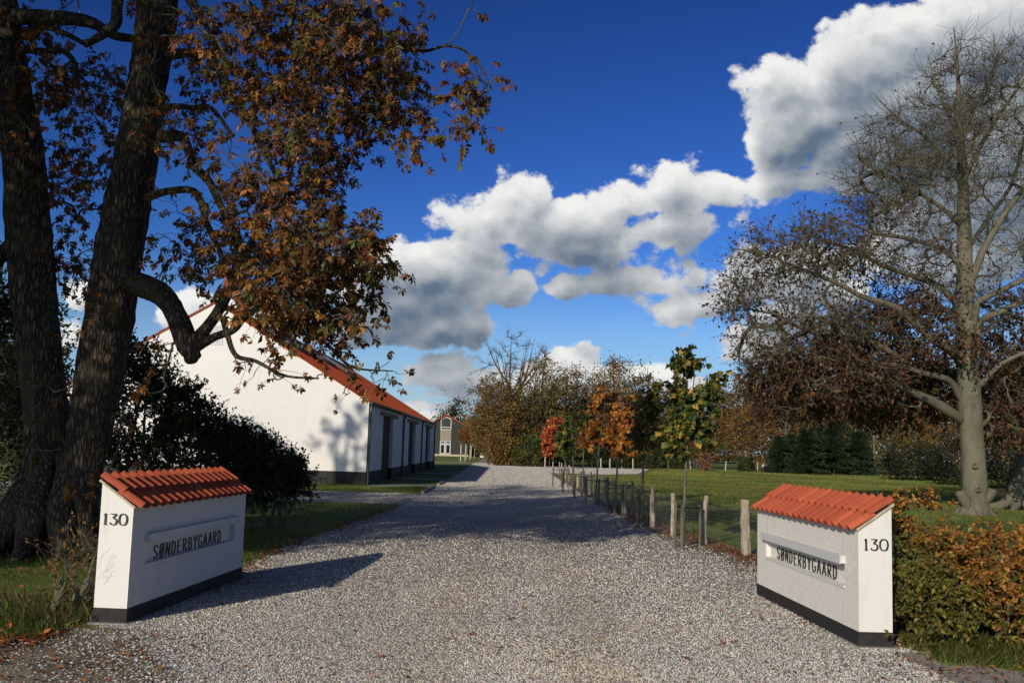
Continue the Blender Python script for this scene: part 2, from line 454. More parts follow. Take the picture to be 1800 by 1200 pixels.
# ------------------------------------------------------------------ shared materials
def grass_b(N):
    p = wpos(N)
    a = N.noise(p, .35, 5, .6); b = N.noise(p, 3.2, 5, .7); c = N.noise(p, 38, 3, .7)
    col = N.mix(N.sstep(a, .35, .68), (.125, .172, .036, 1), (.185, .205, .054, 1))
    col = N.mix(N.m('MULTIPLY', N.sstep(b, .50, .72), .55), col, (.190, .165, .065, 1))
    col = N.mix(N.m('MULTIPLY', N.sstep(c, .42, .7), .4), col, (.055, .080, .020, 1))
    base(N, col); bump(N, N.m('ADD', c, N.m('MULTIPLY', b, 1.5)), .35, .04)
M_grass = mat('grass_ground', grass_b, .95, .1)

def gravel_b(N):
    p = wpos(N)
    cell = N.new('ShaderNodeTexVoronoi', feature='F1'); N.l.new(p, cell.inputs['Vector']); cell.inputs['Scale'].default_value = 46
    sx = N.new('ShaderNodeSeparateXYZ'); N.l.new(cell.outputs['Color'], sx.inputs[0])
    big = N.noise(p, .55, 4, .6); mid = N.noise(p, 3.5, 4, .65)
    t = sx.outputs[0]
    cr = N.new('ShaderNodeValToRGB'); N.l.new(t, cr.inputs[0]); e = cr.color_ramp.elements
    e[0].position = 0; e[0].color = (.17, .16, .145, 1); e[1].position = 1; e[1].color = (.80, .78, .73, 1)
    for pos, c in ((.25, (.33, .31, .28, 1)), (.55, (.48, .455, .41, 1)), (.8, (.62, .59, .53, 1))):
        q = e.new(pos); q.color = c
    gap = N.sstep(cell.outputs['Distance'], .55, .25)
    col = N.mix(gap, (.20, .18, .15, 1), cr.outputs[0])
    col = N.mix(N.m('MULTIPLY', N.sstep(big, .42, .68), .4), col, (.43, .375, .29, 1))
    col = N.mix(N.m('MULTIPLY', N.sstep(mid, .56, .75), .35), col, (.25, .205, .15, 1))
    base(N, col); bump(N, N.m('ADD', N.m('MULTIPLY', cell.outputs['Distance'], -1.0), N.m('MULTIPLY', mid, .6)), .35, .012)
M_gravel = mat('gravel_bed', gravel_b, .9, .2)

def soil_b(N):
    p = wpos(N); a = N.noise(p, 1.1, 5, .65); b = N.noise(p, 26, 5, .75)
    col = N.mix(N.sstep(a, .35, .7), (.14, .11, .075, 1), (.28, .225, .155, 1))
    col = N.mix(N.sstep(b, .5, .75), col, (.32, .27, .20, 1))
    base(N, col); bump(N, b, .4, .02)
M_soil = mat('leafy_soil', soil_b, .95, .1)
M_asphalt = plain('worn_asphalt', (.105, .086, .065), .98, .6, 3.5, .04, .8)
M_slab = plain('path_concrete', (.24, .225, .20), .9, .12, 3, .2, .3)

def white_b(dirt, sc=5.0, tone=(.69, .67, .615)):
    def b(N):
        p = wpos(N); a = N.noise(p, .9, 4, .6); f = N.noise(p, 60, 3, .6); st = N.noise(N.vm('MULTIPLY', p, (3, 3, .5)), 3.0, 4, .6)
        col = N.mix(a, c4([k * .95 for k in tone]), c4(tone))
        col = N.mix(N.m('MULTIPLY', N.sstep(st, .52, .8), dirt), col, (.44, .42, .36, 1))
        base(N, col); bump(N, f, .2, .003)
    return b
M_white = mat('whitewash', white_b(.28), .85, .25)
M_wall_white = mat('barn_whitewash', white_b(.30, tone=(.71, .69, .64)), .9, .2)
M_joint = mat('whitewashed_joint', white_b(.5, tone=(.65, .63, .575)), .9, .2)
M_tar = plain('black_tar_plinth', (.022, .021, .020), .75, .5, 9, .3, .7)
M_shelf = plain('grey_white_sill', (.55, .56, .55), .45, .06, 8, .4)
M_letter = plain('black_letter_paint', (.018, .016, .015), .45, .3, 30, .4)
def tile_b(N):
    p = wpos(N); oi = N.new('ShaderNodeObjectInfo'); a = N.noise(p, 5, 4, .6); f = N.noise(p, 60, 4, .7)
    c = N.mix(oi.outputs['Random'], (.27, .052, .023, 1), (.43, .092, .041, 1))
    c = N.mix(N.m('MULTIPLY', N.sstep(a, .5, .75), .35), c, (.24, .050, .022, 1))
    c = N.mix(N.m('MULTIPLY', N.sstep(f, .56, .75), .45), c, (.15, .065, .04, 1))
    base(N, c); bump(N, f, .25, .004)
M_tile = mat('red_clay_tile', tile_b, .75, .25)
def roof_b(N):
    p = wpos(N); a = N.noise(p, .8, 4, .6); cell = N.voro(N.vm('MULTIPLY', p, (1, 1, 1)), 4.5, out='Color')
    sx = N.new('ShaderNodeSeparateXYZ'); N.l.new(cell, sx.inputs[0])
    c = N.mix(sx.outputs[0], (.40, .074, .027, 1), (.48, .095, .035, 1))
    base(N, N.mix(N.m('MULTIPLY', N.sstep(a, .45, .7), .3), c, (.33, .065, .028, 1)))
M_roof = mat('barn_roof_tile', roof_b, .8, .2)
def wood_b(dark, light, sc=9):
    def b(N):
        p = wpos(N); g = N.noise(N.vm('MULTIPLY', p, (1, 1, .09)), sc * 4, 5, .7, dist=.6); a = N.noise(p, 2.2, 3)
        c = N.mix(N.sstep(g, .3, .7), c4(dark), c4(light)); c = N.mix(N.m('MULTIPLY', N.sstep(a, .5, .75), .4), c, c4([k * .6 for k in dark]))
        base(N, c); bump(N, g, .6, .01)
    return b
M_post = mat('weathered_post', wood_b((.16, .13, .095), (.42, .36, .28)), .9, .15)
M_stake = mat('dark_stake', wood_b((.055, .052, .038), (.17, .155, .11)), .9, .15)
M_palewood = mat('pale_stake', wood_b((.30, .25, .17), (.52, .45, .33)), .9, .15)
M_plank = mat('barn_door_wood', wood_b((.030, .019, .012), (.085, .055, .034)), .8, .2)
M_beam = mat('lintel_beam', wood_b((.12, .10, .08), (.24, .20, .16)), .85, .2)
M_dark = plain('dark_metal', (.035, .038, .037), .45, .2, 8, .5)
M_wire = plain('galvanised_wire', (.20, .21, .20), .5, .1, 8, .5)
M_strap = plain('black_strap', (.02, .02, .02), .6, .1, 8)
M_sash = plain('grey_white_sash', (.42, .42, .39), .5, .05, 8)
M_glass = plain('dark_window_glass', (.012, .014, .016), .06, .2, 3, .6)
M_frame = plain('white_window_frame', (.72, .71, .67), .5, .05, 8)
def slatb(N):
    p = wpos(N); s = N.new('ShaderNodeSeparateXYZ'); N.l.new(p, s.inputs[0])
    k = N.m('FRACT', N.m('MULTIPLY', s.outputs[0], 5.0)); g = N.noise(N.vm('MULTIPLY', p, (1, 1, .1)), 4, 4)
    base(N, N.mix(N.sstep(k, .10, .02), N.mix(g, (.028, .030, .025, 1), (.045, .046, .039, 1)), (.03, .03, .03, 1))); bump(N, N.sstep(k, .1, .0), .5, -.02)
M_board = mat('grey_board_cladding', slatb, .85, .2)
M_panel = mat('larch_panel', wood_b((.20, .165, .12), (.30, .25, .19)), .8, .2)

# ------------------------------------------------------------------ ground
mb = MB(); mb.add([(-1500, -1500, 0), (1500, -1500, 0), (1500, 3000, 0), (-1500, 3000, 0)], np.array([(0, 1, 2, 3)])); struct('ground', mb, M_grass)

def sheet(mb, left, right, z, step=.5, amp=.12, seed=1, zamp=0.0):
    """strip between two edge lines given as [(y, x)...], with ragged edges"""
    r = rg(seed); ys = np.arange(left[0][0], left[-1][0] + 1e-6, step)
    L = np.interp(ys, [p[0] for p in left], [p[1] for p in left]); Rr = np.interp(ys, [p[0] for p in right], [p[1] for p in right])
    def rag(n):
        a = r.normal(0, 1, n + 8); return np.convolve(a, np.ones(5) / 5, 'same')[4:-4] * amp + r.normal(0, amp * .25, n)
    L = L + rag(len(ys)); Rr = Rr + rag(len(ys)); k = 14
    t = np.linspace(0, 1, k)[None]
    X = L[:, None] * (1 - t) + Rr[:, None] * t; Y = np.broadcast_to(ys[:, None], X.shape)
    V = np.stack([X, Y, np.full_like(X, z)], -1).reshape(-1, 3)
    idx = np.arange(len(ys) * k).reshape(len(ys), k)
    mb.add(V, np.stack([idx[:-1, :-1], idx[:-1, 1:], idx[1:, 1:], idx[1:, :-1]], -1).reshape(-1, 4))

# leafy soil verge under the fence and young trees, and under the chestnut
mb = MB(); sheet(mb, [(4, 2.2), (13, 2.5), (20, 2.3), (32, 2.4), (60, 2.7), (95, 2.8)], [(4, 9), (9.2, 4.2), (9.8, 3.6), (13, 4.3), (18, 4.7), (22, 4.2), (30, 3.9), (60, 3.8), (95, 3.6)], .004, .4, .28, 3)
struct('verge_soil', mb, M_soil)
mb = MB(); sheet(mb, [(3, -9), (8.4, -9), (9.0, -5.6), (9.6, -4.1)], [(3, 2), (6.5, -1.5), (7.6, -2.45), (9.6, -3.55)], .012, .2, .10, 4); struct('road_edge', mb, M_soil)
# gravel drive
GL = [(2, -4.2), (9.6, -3.75), (13.4, -3.5), (15, -3.75), (19, -3.8), (22.6, -3.5), (26, -3.3), (28.5, -3.1), (45, -3.2), (60, -3.2), (80, -3.5), (110, -3.9), (125, -3.8)]
GR = [(2, 6.0), (9.0, 4.6), (9.9, 3.45), (13.3, 3.55), (16, 3.75), (19.7, 3.4), (24, 3.15), (45, 3.15), (60, 3.1), (84, 3.3), (92, 4.2), (110, 6.4), (125, 7.5)]
mb = MB(); sheet(mb, GL, GR, .008, .3, .14, 5); struct('gravel_drive', mb, M_gravel)
mb = MB(); sheet(mb, [(30.8, -26), (38, -26)], [(30.8, -2.9), (38, -2.9)], .006, .3, .10, 6)
sheet(mb, [(76, 3.0), (95, 3.2), (112, 4.5)], [(76, 6.0), (84, 11.0), (112, 16.0)], .006, .5, .2, 7)
sheet(mb, [(124, -3.9), (215, -4.6)], [(124, -.5), (215, -2.6)], .006, 1.0, .1, 8)
struct('side_path', mb, M_gravel)
mb = MB(); mb.box(-6.2, -3.0, 44.2, 46.6, -.1, .014); mb.box(-6.2, -3.0, 53.8, 56.0, -.1, .014); mb.box(-6.2, -3.0, 66.0, 68.0, -.1, .014); mb.box(-26, -4.2, 113, 121, -.1, .014)
struct('paved_path', mb, M_slab)
for i, (x0, x1, y0, y1, lab) in enumerate([(-3.28, -3.16, 38.2, 44.1, 'low kerb edging the lawn in front of the barn gable'), (-3.28, -3.16, 46.7, 53.7, 'low kerb edging the lawn beside the first barn door'),
                                          (-3.28, -3.16, 56.1, 65.9, 'low kerb edging the lawn between the second and third barn doors')]):
    k = MB(); k.box(x0, x1, y0, y1, -.1, .09); tag(obj('kerb', k, M_slab), lab, 'kerb', 'kerbs edging the barn lawns')

# ------------------------------------------------------------------ gate walls
GLY = {
 'S': [[(.9, .80), (.78, .95), (.5, 1), (.22, .95), (.1, .80), (.13, .66), (.35, .55), (.65, .46), (.87, .34), (.9, .19), (.78, .05), (.5, 0), (.22, .05), (.1, .19)]],
 'O': [[(.5, 1), (.22, .95), (.08, .75), (.05, .5), (.08, .25), (.22, .05), (.5, 0), (.78, .05), (.92, .25), (.95, .5), (.92, .75), (.78, .95), (.5, 1)]],
 'N': [[(.1, 0), (.1, 1)], [(.1, 1), (.9, 0)], [(.9, 0), (.9, 1)]],
 'D': [[(.12, 0), (.12, 1)], [(.12, .99), (.5, .97), (.82, .82), (.92, .5), (.82, .18), (.5, .03), (.12, .01)]],
 'E': [[(.15, 0), (.15, 1)], [(.15, .97), (.88, .97)], [(.15, .55), (.75, .55)], [(.15, .03), (.9, .03)]],
 'R': [[(.12, 0), (.12, 1)], [(.12, .98), (.55, .97), (.84, .88), (.88, .73), (.8, .58), (.5, .5), (.12, .49)], [(.45, .5), (.92, 0)]],
 'B': [[(.12, 0), (.12, 1)], [(.12, .98), (.55, .97), (.8, .88), (.84, .76), (.76, .62), (.5, .55), (.12, .54)], [(.5, .54), (.84, .45), (.92, .28), (.84, .1), (.55, .02), (.12, .01)]],
 'Y': [[(.05, 1), (.5, .48)], [(.95, 1), (.5, .48)], [(.5, .5), (.5, 0)]],
 'G': [[(.9, .80), (.78, .95), (.5, 1), (.22, .95), (.08, .75), (.05, .5), (.08, .25), (.22, .05), (.5, 0), (.78, .05), (.9, .2), (.9, .45)], [(.6, .44), (.98, .44)]],
 'A': [[(.03, 0), (.5, 1)], [(.97, 0), (.5, 1)], [(.2, .30), (.8, .30)]],
 '1': [[(.5, 0), (.5, 1)], [(.5, .98), (.36, .9), (.22, .86)], [(.2, .02), (.8, .02)]],
 '3': [[(.12, .97), (.85, .97)], [(.85, .97), (.42, .60)], [(.42, .60), (.7, .56), (.88, .40), (.88, .2), (.72, .05), (.45, 0), (.2, .06), (.1, .18)]],
 '0': [[(.5, 1), (.24, .94), (.09, .75), (.05, .5), (.09, .25), (.24, .06), (.5, 0), (.76, .06), (.91, .25), (.95, .5), (.91, .75), (.76, .94), (.5, 1)]],
}
GLY['Ø'] = GLY['O'] + [[(.1, -.04), (.9, 1.04)]]

def glyph(ch, org, ex, nv, w, h, stroke, depth):
    mb = MB(); ex = np.array(ex, float); nv = np.array(nv, float); ez = np.array((0, 0, 1.))
    for si, st in enumerate(GLY[ch]):
        p = np.array(st) * (w, h); t = np.gradient(p, axis=0); t /= np.linalg.norm(t, axis=1, keepdims=True)
        nn = np.stack([-t[:, 1], t[:, 0]], 1); wd = stroke * (.42 + .58 * np.abs(t[:, 1]))[:, None] / 2
        if len(p) == 2: p = p + np.array([-t[0], t[1]]) * 0
        a, b = p + nn * wd, p - nn * wd; d = depth + .0006 * si
        def w3(q, z): return np.asarray(org) + q[:, :1] * ex + q[:, 1:] * ez + nv * z
        n = len(p); V = np.concatenate([w3(a, d), w3(b, d), w3(a, 0.0005), w3(b, 0.0005)])
        F = []
        for i in range(n - 1):
            F += [(i, i + 1, n + i + 1, n + i), (2 * n + i, 2 * n + i + 1, i + 1, i), (n + i, n + i + 1, 3 * n + i + 1, 3 * n + i)]
        F += [(0, n, 3 * n, 2 * n), (n - 1, 2 * n - 1, 4 * n - 1, 3 * n - 1)]
        mb.add(V, F)
    return mb

UNIT = MB(); UNIT.box(0, 1, 0, 1, 0, 1)
def unit_mesh(name, m):
    me = UNIT.mesh(name); me.materials.append(m); return me

def gate_wall(label, loc, rz, sg, L, seed):
    """sg=+1: inscribed face looks towards +x; -1: towards -x.  y runs along the wall away from the road"""
    r = rg(seed); T = .33; zb, ze, zt = .15, 1.13, 1.36; s0, s1, r0, r1 = .36, L - .38, .53, .83
    t = thing('gate_wall', label, 'gate wall', loc, rz)
    X = lambda w: -sg * w                      # w: depth behind the inscribed face
    def bx(m, w0, w1, y0, y1, z0, z1): a, b = sorted((X(w0), X(w1))); m.box(a, b, y0, y1, z0, z1)
    k = MB()
    bx(k, .07, T, .0013, L, zb, ze)
    for (y0, y1, z0, z1) in ((.0013, L, zb, r0), (.0013, L, r1, ze), (.0013, s0, r0, r1), (s1, L, r0, r1)): bx(k, .0013, .07, y0, y1, z0, z1)
    k.prism([(X(.0013), ze), (X(T), ze), (X(T), zt)], 'y', .0013, L)
    obj('wall_core', k, M_joint, t)
    k = MB(); bx(k, -.006, T + .006, -.006, L + .006, -.1, zb - .001); obj('plinth', k, M_tar, t)
    k = MB(); bx(k, -.04, T + .02, -.07, .5, -.08, .018); obj('footing', k, M_slab, t)
    # bricks
    bm = unit_mesh('brick', M_white); ch = .0665; j = .0075
    def brick(a, b, y0, y1, z0, z1):
        if y1 - y0 < .02 or abs(b - a) < .008 or z1 - z0 < .015: return
        o = obj('brick', bm, None, t); a, b = sorted((a, b)); o.location = (a, y0, z0); o.scale = (b - a, y1 - y0, z1 - z0)
    row = 0; z = zb
    while z < ze - .02:
        z1 = min(z + ch - j, ze); y = -.0008; off = (0 if row % 2 else .12); first = True
        while y < L - .01:
            ln = (.12 + off * 0 if (first and row % 2) else .24); first = False
            y1 = min(y + ln - j * .45, L); pr = r.uniform(-.0003, .0005)
            segs = [(y, y1)]
            if z1 > r0 + .004 and z < r1 - .004:
                segs = [q for q in ((y, min(y1, s0)), (max(y, s1), y1)) if q[1] - q[0] > .02]
                if z < r0: segs = [(y, y1, z, r0)] if False else segs
            for (a, b) in segs: brick(X(-pr), X(.0045 + .004), a, b, z, z1)
            y += ln
        row += 1; z += ch
    row = 0; z = zb
    while z < zt - .03:
        z1 = min(z + ch - j, zt); w = .010; first = True
        zmax = lambda ww: ze + (zt - ze) * ww / T
        if z1 > ze: w = max(w, (z1 - ze) / (zt - ze) * T + .006)
        while w < T - .01:
            ln = (.115 if (first and row % 2) else .235); first = False
            w1 = min(w + ln - j * .45, T); pr = r.uniform(-.0003, .0005)
            brick(X(w), X(w1), -.0010 - pr, .0085, z, z1); w += ln
        row += 1; z += ch
    # sill over the sunk name panel
    k = MB(); bx(k, -.055, .05, s0 - .015, s1 + .015, r1 - .075, r1 + .004); bx(k, -.062, -.0551, s0 - .03, s1 + .03, r1 - .080, r1 + .010); obj('panel_hood', k, M_shelf, t)
    k = MB(); bx(k, -.012, .06, s0 + .001, s1 - .001, r0 - .012, r0 + .006); obj('panel_ledge', k, M_white, t)
    k = MB(); bx(k, .060, .0695, s0 + .002, s1 - .002, r0 + .007, r1 - .08); obj('name_panel', k, M_white, t)
    # inscription
    txt = 'SØNDERBYGAARD'; a0, a1 = .70, 2.80; pitch = (a1 - a0) / len(txt); off0 = (L - 3.5) / 2
    for i, c in enumerate(txt):
        y = a0 + off0 + i * pitch
        if sg < 0: y = L - (a0 + off0) - i * pitch
        o = obj('letter', glyph(c, (X(.0595), y, .545), (0, sg, 0), (sg, 0, 0), pitch * .68, .140, .0225, .009), M_letter, t)
    for i, c in enumerate('130'):
        w_ = (.055, .082, .088)[i]; x0 = {1: (-.300, -.232, -.140), -1: (.045, .112, .204)}[sg][i]
        obj('numeral', glyph(c, (x0, -.0065, .925 if sg < 0 else .945), (1, 0, 0), (0, -1, 0), w_, .108, .0165, .006), M_letter, t)
    # pantiles
    p = math.atan2(zt - ze, T); down = np.array((sg * math.cos(p), 0, -math.sin(p))); nv = np.array((sg * math.sin(p), 0, math.cos(p)))
    nt = 17; pw = (L + .05) / nt; ln = .285
    us = np.array([0, .05, .12, .2, .28, .36, .43, .5, .62, .75, .88, 1.0, 1.06]); hs = np.array([.012, .034, .052, .060, .056, .040, .020, .006, .0, -.004, .0, .010, .014])
    def tile_mesh():
        k = MB(); V = []
        for (s, lift) in ((0, 0), (ln, .016)):
            for dn in (0, -.012):
                for u, h in zip(us, hs): V.append(np.array((0, u * pw, 0)) + down * s + nv * (h + lift + dn))
        n = len(us); f = []
        q = lambda a, i: a * n + i
        for i in range(n - 1): f += [(q(0, i), q(0, i + 1), q(2, i + 1), q(2, i)), (q(1, i), q(3, i), q(3, i + 1), q(1, i + 1)), (q(2, i), q(2, i + 1), q(3, i + 1), q(3, i)), (q(0, i), q(1, i), q(1, i + 1), q(0, i + 1))]
        f += [(q(0, 0), q(2, 0), q(3, 0), q(1, 0)), (q(0, n - 1), q(1, n - 1), q(3, n - 1), q(2, n - 1))]
        k.add(V, f); me = k.mesh('roof_tile'); me.materials.append(M_tile); return me
    tm = tile_mesh(); ridge = np.array((X(T + .035), 0, zt + .035 * (zt - ze) / T)) + nv * .018
    for course in (1, 0):
        for i in range(nt):
            o = obj('roof_tile', tm, None, t); q = ridge + down * (course * .235) + nv * ((.014 if course == 0 else 0) + r.uniform(-.0015, .0015))
            o.location = (q[0], -.03 + i * pw, q[2]); o.rotation_euler = (0, 0, r.uniform(-.006, .006))
    k = MB()
    e0 = np.array((X(T + .02), 0, zt + .02 * (zt - ze) / T)); e1 = np.array((X(-.02), 0, ze - .02 * (zt - ze) / T))
    for (y0, y1) in ((-.022, .0), (L, L + .02)):
        k.prism([tuple(e0[[0, 2]] - nv[[0, 2]] * .012), tuple(e1[[0, 2]] - nv[[0, 2]] * .012), tuple(e1[[0, 2]] + nv[[0, 2]] * .010), tuple(e0[[0, 2]] + nv[[0, 2]] * .010)], 'y', y0, y1)
    obj('verge_batten', k, M_palewood, t)
    return t, r

wl, r = gate_wall('white brick gate wall with red tiled top, lit end face and shaded name face, by the chestnut trunk', (-3.65, 9.87, 0), -math.atan2(.19, 3.48), 1, 3.48, 11)
wr, r2 = gate_wall('white brick gate wall with red tiled top beside the orange beech hedge, name face in full sun', (3.42, 9.81, 0), math.atan2(.12, 3.44), -1, 3.46, 12)
# dry creeper stems clinging to the end face of the chestnut side wall
k = MB(); rr = rg(5)
for i in range(9):
    a = np.array((-.30 + rr.uniform(0, .08), -.009, .38 + rr.uniform(0, .15))); pts = [a]
    for q in range(7): a = a + np.array((rr.uniform(-.004, .035), 0, rr.uniform(-.02, .055))); a[0] = min(a[0], -.13); pts.append(a)
    tubes(k, np.array(pts), np.full(8, .0008), 3)
obj('dry_creeper', k, plain('dry_creeper_stem', (.40, .37, .32), .9), wl)

# ------------------------------------------------------------------ barn
BX, BY0, BY1, BA, BE, BRZ = -6.23, 44.05, 83.0, -13.28, 3.62, 7.86; BL = 2 * BA - BX
barn = thing('barn', 'long white barn with red pantile roof and three dark doors', 'barn', (BX, BY0, 0))
doors = [(49.3, 53.6), (62.2, 66.6), (74.9, 79.0)]
k = MB(); xi = BX - .2
slope = (BRZ - BE) / (BX - BA)
k.prism([(BL, .59), (xi, .59), (xi, BE + .2 * slope), (BA, BRZ), (BL, BE)], 'y', BY0, BY1)
ys = [BY0] + [q for d in doors for q in d] + [BY1]
for a, b in zip(ys[::2], ys[1::2]): k.prism([(xi, .59), (BX, .59), (BX, BE), (xi, BE + .2 * slope)], 'y', a, b)
for a, b in doors: k.prism([(xi, 3.3), (BX, 3.3), (BX, BE), (xi, BE + .2 * slope)], 'y', a, b)
obj('wall', k, M_wall_white, barn, world=True)
k = MB()
k.box(BL, xi - .01, BY0 + .004, BY1, -.2, .589)
for a, b in zip(ys[::2], ys[1::2]): k.box(xi - .01, BX + .004, a + (.004 if a == BY0 else 0), b, -.2, .588)
obj('plinth', k, M_tar, barn, world=True)
for (a, b) in doors:
    d = obj('door', MB(), M_plank, barn) if False else None
    k = MB(); k.box(xi - .05, xi - .012, a, b, 0.02, 3.3); d = obj('door', k, M_plank, barn, world=True)
    n = 14; pw = (b - a) / n
    for i in range(n):
        k = MB(); k.box(xi - .011, xi + .012 + .006 * (i % 2), a + i * pw + .008, a + (i + 1) * pw - .008, .03, 3.28)
        o = obj('plank', k.mesh('plank', off=np.array((BX, BY0, 0))), M_plank, d)
    k = MB(); k.box(BX - .02, BX + .07, a - 1.3, b + 1.6, 3.22, 3.40); obj('lintel', k, M_beam, barn, world=True)
k = MB(); tubes(k, np.array([(BX + .13, BY0 - .1, BE - .02), (BX + .13, BY1 + .1, BE - .02)]), np.array([.085, .085]), 10, cap=True); obj('gutter', k, M_dark, barn, smooth=True, world=True)
for y in (BY0 + .12, 58.4, 70.9, BY1 - .15):
    k = MB(); tubes(k, catmull([(BX + .13, y, BE - .06), (BX + .12, y, BE - .2), (BX + .07, y, BE - .38), (BX + .07, y, 1.5), (BX + .07, y, .02)], 3), np.full(13, .055), 8); obj('downpipe', k, M_dark, barn, smooth=True, world=True)
# pantiled slopes: rolls across, stepped courses down
def slope_sheet(mb, x0, z0, x1, z1, y0, y1, rib, seg, rows):
    prof = {4: [0, .022, .016, -.002], 1: [0]}[seg]
    nr = int(round((y1 - y0) / rib)); yy = np.linspace(y0, y1, nr * seg + 1); h = np.array((prof * (nr + 1))[:nr * seg + 1])
    d = np.array((x1 - x0, 0, z1 - z0)); ln = np.linalg.norm(d); nv = np.array((-d[2], 0, d[0])) / ln
    if nv[2] < 0: nv = -nv
    V = []
    for i in range(rows):
        for (t, lift) in ((i / rows, .012), ((i + 1) / rows, .026)):
            b = np.array((x0, 0, z0)) + d * t
            V.append(np.stack([b[0] + nv[0] * (h + lift), yy, b[2] + nv[2] * (h + lift)], -1))
    n = len(yy); idx = np.arange(rows * 2 * n).reshape(rows * 2, n)
    mb.add(np.concatenate(V), np.stack([idx[:-1, :-1], idx[:-1, 1:], idx[1:, 1:], idx[1:, :-1]], -1).reshape(-1, 4))
k = MB(); ov = .16
slope_sheet(k, BA, BRZ + .05, BX + ov, BE - ov * slope + .05, BY0 - .08, BY1 + .08, .205, 4, 25)
slope_sheet(k, BA, BRZ + .05, BL - ov, BE - ov * slope + .05, BY0 - .08, BY1 + .08, .205, 4, 12)
tag(obj('roof', k, M_roof, barn, world=True), kind='stuff')
for sgn in (1, -1):
    for (a, b) in ((BY0 - .075, BY0 - .01), (BY1 + .01, BY1 + .075)):
        k = MB(); k.prism([(BA, BRZ + .005), (BA + sgn * (BX - BA + ov), BE - ov * slope + .005), (BA + sgn * (BX - BA + ov), BE - ov * slope + .045), (BA, BRZ + .045)], 'y', a, b); obj('verge', k, M_roof, barn, world=True)
k = MB(); tubes(k, np.array([(BA, BY0 - .1, BRZ + .06), (BA, BY1 + .1, BRZ + .06)]), np.array([.13, .13]), 10, cap=True); obj('ridge', k, M_roof, barn, smooth=True, world=True)
for (ya, yb) in ((49, 53), (57, 61.5), (66, 70)):
    k = MB(); f0, f1 = .10, .34; nx, nz = slope / math.hypot(1, slope), 1 / math.hypot(1, slope)
    q = [(BA + (BX - BA) * f, BRZ - (BRZ - BE) * f + .05) for f in (f0, f1)]
    k.prism([(q[0][0], q[0][1] - .05), (q[1][0], q[1][1] - .05), (q[1][0] + nx * .14, q[1][1] + nz * .14), (q[0][0] + nx * .14, q[0][1] + nz * .14)], 'y', ya, yb)
    o = obj('roof_light', k, M_dark, barn, world=True)
# attic louvre in the gable
lc = at(372, 588, BY0); k = MB()
for (x0, x1, z0, z1) in ((-.5, -.44, -.45, .45), (.44, .5, -.45, .45), (-.44, .44, .39, .45), (-.44, .44, -.45, -.39)): k.box(lc[0] + x0, lc[0] + x1, BY0 - .03, BY0 - .001, lc[2] + z0, lc[2] + z1)
lv = obj('attic_louvre', k, M_shelf, barn, world=True)
for i in range(8):
    k = MB(); z = lc[2] - .39 + i * .0975; k.prism([(BY0 - .035, z + .012), (BY0 - .003, z + .075), (BY0 - .003, z + .09), (BY0 - .035, z + .027)], 'x', lc[0] - .438, lc[0] + .438)
    obj('slat', k.mesh('slat', off=np.array((BX, BY0, 0))), M_shelf, lv)

# ------------------------------------------------------------------ far grey house
HY = 192.0; ap = at(786, 729, HY); er = at(829, 754, HY); hx = ap[0]; hw = er[0] - hx - .5; eh = er[2] - .1
house = thing('house', 'grey boarded house with tall glazed gable and red roof beyond the barn', 'house', (hx, HY, 0))
k = MB(); k.prism([(hx - hw, .0), (hx + hw, .0), (hx + hw, eh + .2), (hx, ap[2] - .15), (hx - hw, eh + .2)], 'y', HY, HY + 17); obj('wall', k, M_board, house, world=True)
k = MB(); hs = (ap[2] - eh) / (er[0] - hx)
for s in (1, -1):
    e = er[0] - hx; k.prism([(hx, ap[2] - .02), (hx + s * e, eh - .02), (hx + s * e, eh + .10), (hx, ap[2] + .12)], 'y', HY - .5, HY + 17.5)
obj('roof', k, M_roof, house, world=True)
k = MB(); k.box(hx - hw - .05, hx + hw + .05, HY - .12, HY - .001, -.1, .35); obj('base_board', k, M_palewood, house, world=True)
xl, xr = at(774.5, 750, HY)[0], at(793.5, 750, HY)[0]; zz = lambda y: at(784, y, HY)[2]
k = MB(); w_ = .18
def frame(k, x0, x1, z0, z1, w=.16, y=HY): 
    for q in ((x0, x0 + w, z0, z1), (x1 - w, x1, z0, z1), (x0 + w, x1 - w, z0, z0 + w), (x0 + w, x1 - w, z1 - w, z1)): k.box(q[0], q[1], y - .10, y - .002, q[2], q[3])
xm = (xl + xr) / 2; zt_, zs, z0_ = zz(733.5), zz(738), zz(755.5)
for a, b in (((xl, z0_), (xl, zs)), ((xr - .16, z0_), (xr - .16, zs))): k.box(a[0], a[0] + .16, HY - .1, HY - .002, a[1], b[1])
k.prism([(xl, zs), (xm, zt_), (xr, zs), (xr, zs + .22), (xm, zt_ + .22), (xl, zs + .22)], 'y', HY - .1, HY - .002)
k.box(xl + .16, xr - .16, HY - .1, HY - .002, z0_, z0_ + .16); k.box(xl + .16, xr - .16, HY - .1, HY - .002, zz(750.5) - .08, zz(750.5) + .08)
wn = obj('gable_window', k, M_sash, house, world=True)
k = MB(); k.prism([(xl + .1, z0_), (xr - .1, z0_), (xr - .1, zs), (xm, zt_), (xl + .1, zs)], 'y', HY - .05, HY - .004); obj('pane', k.mesh('pane', off=np.array((hx, HY, 0))), M_glass, wn)
k = MB(); k.box(xl, xr, HY - .06, HY - .003, zz(774.5), z0_ - .01); obj('timber_panel', k, M_panel, house, world=True)
for (a, b) in ((xl, xm - .02), (xm + .02, xr)):
    k = MB(); frame(k, a, b, .36, zz(780), .2); frame(k, a, b, zz(779.8), zz(774.6), .16); d = obj('glazed_door', k, M_sash, house, world=True)
    k = MB(); k.box(a + .15, b - .15, HY - .05, HY - .004, .5, zz(775.5)); obj('pane', k.mesh('pane', off=np.array((hx, HY, 0))), M_glass, d)

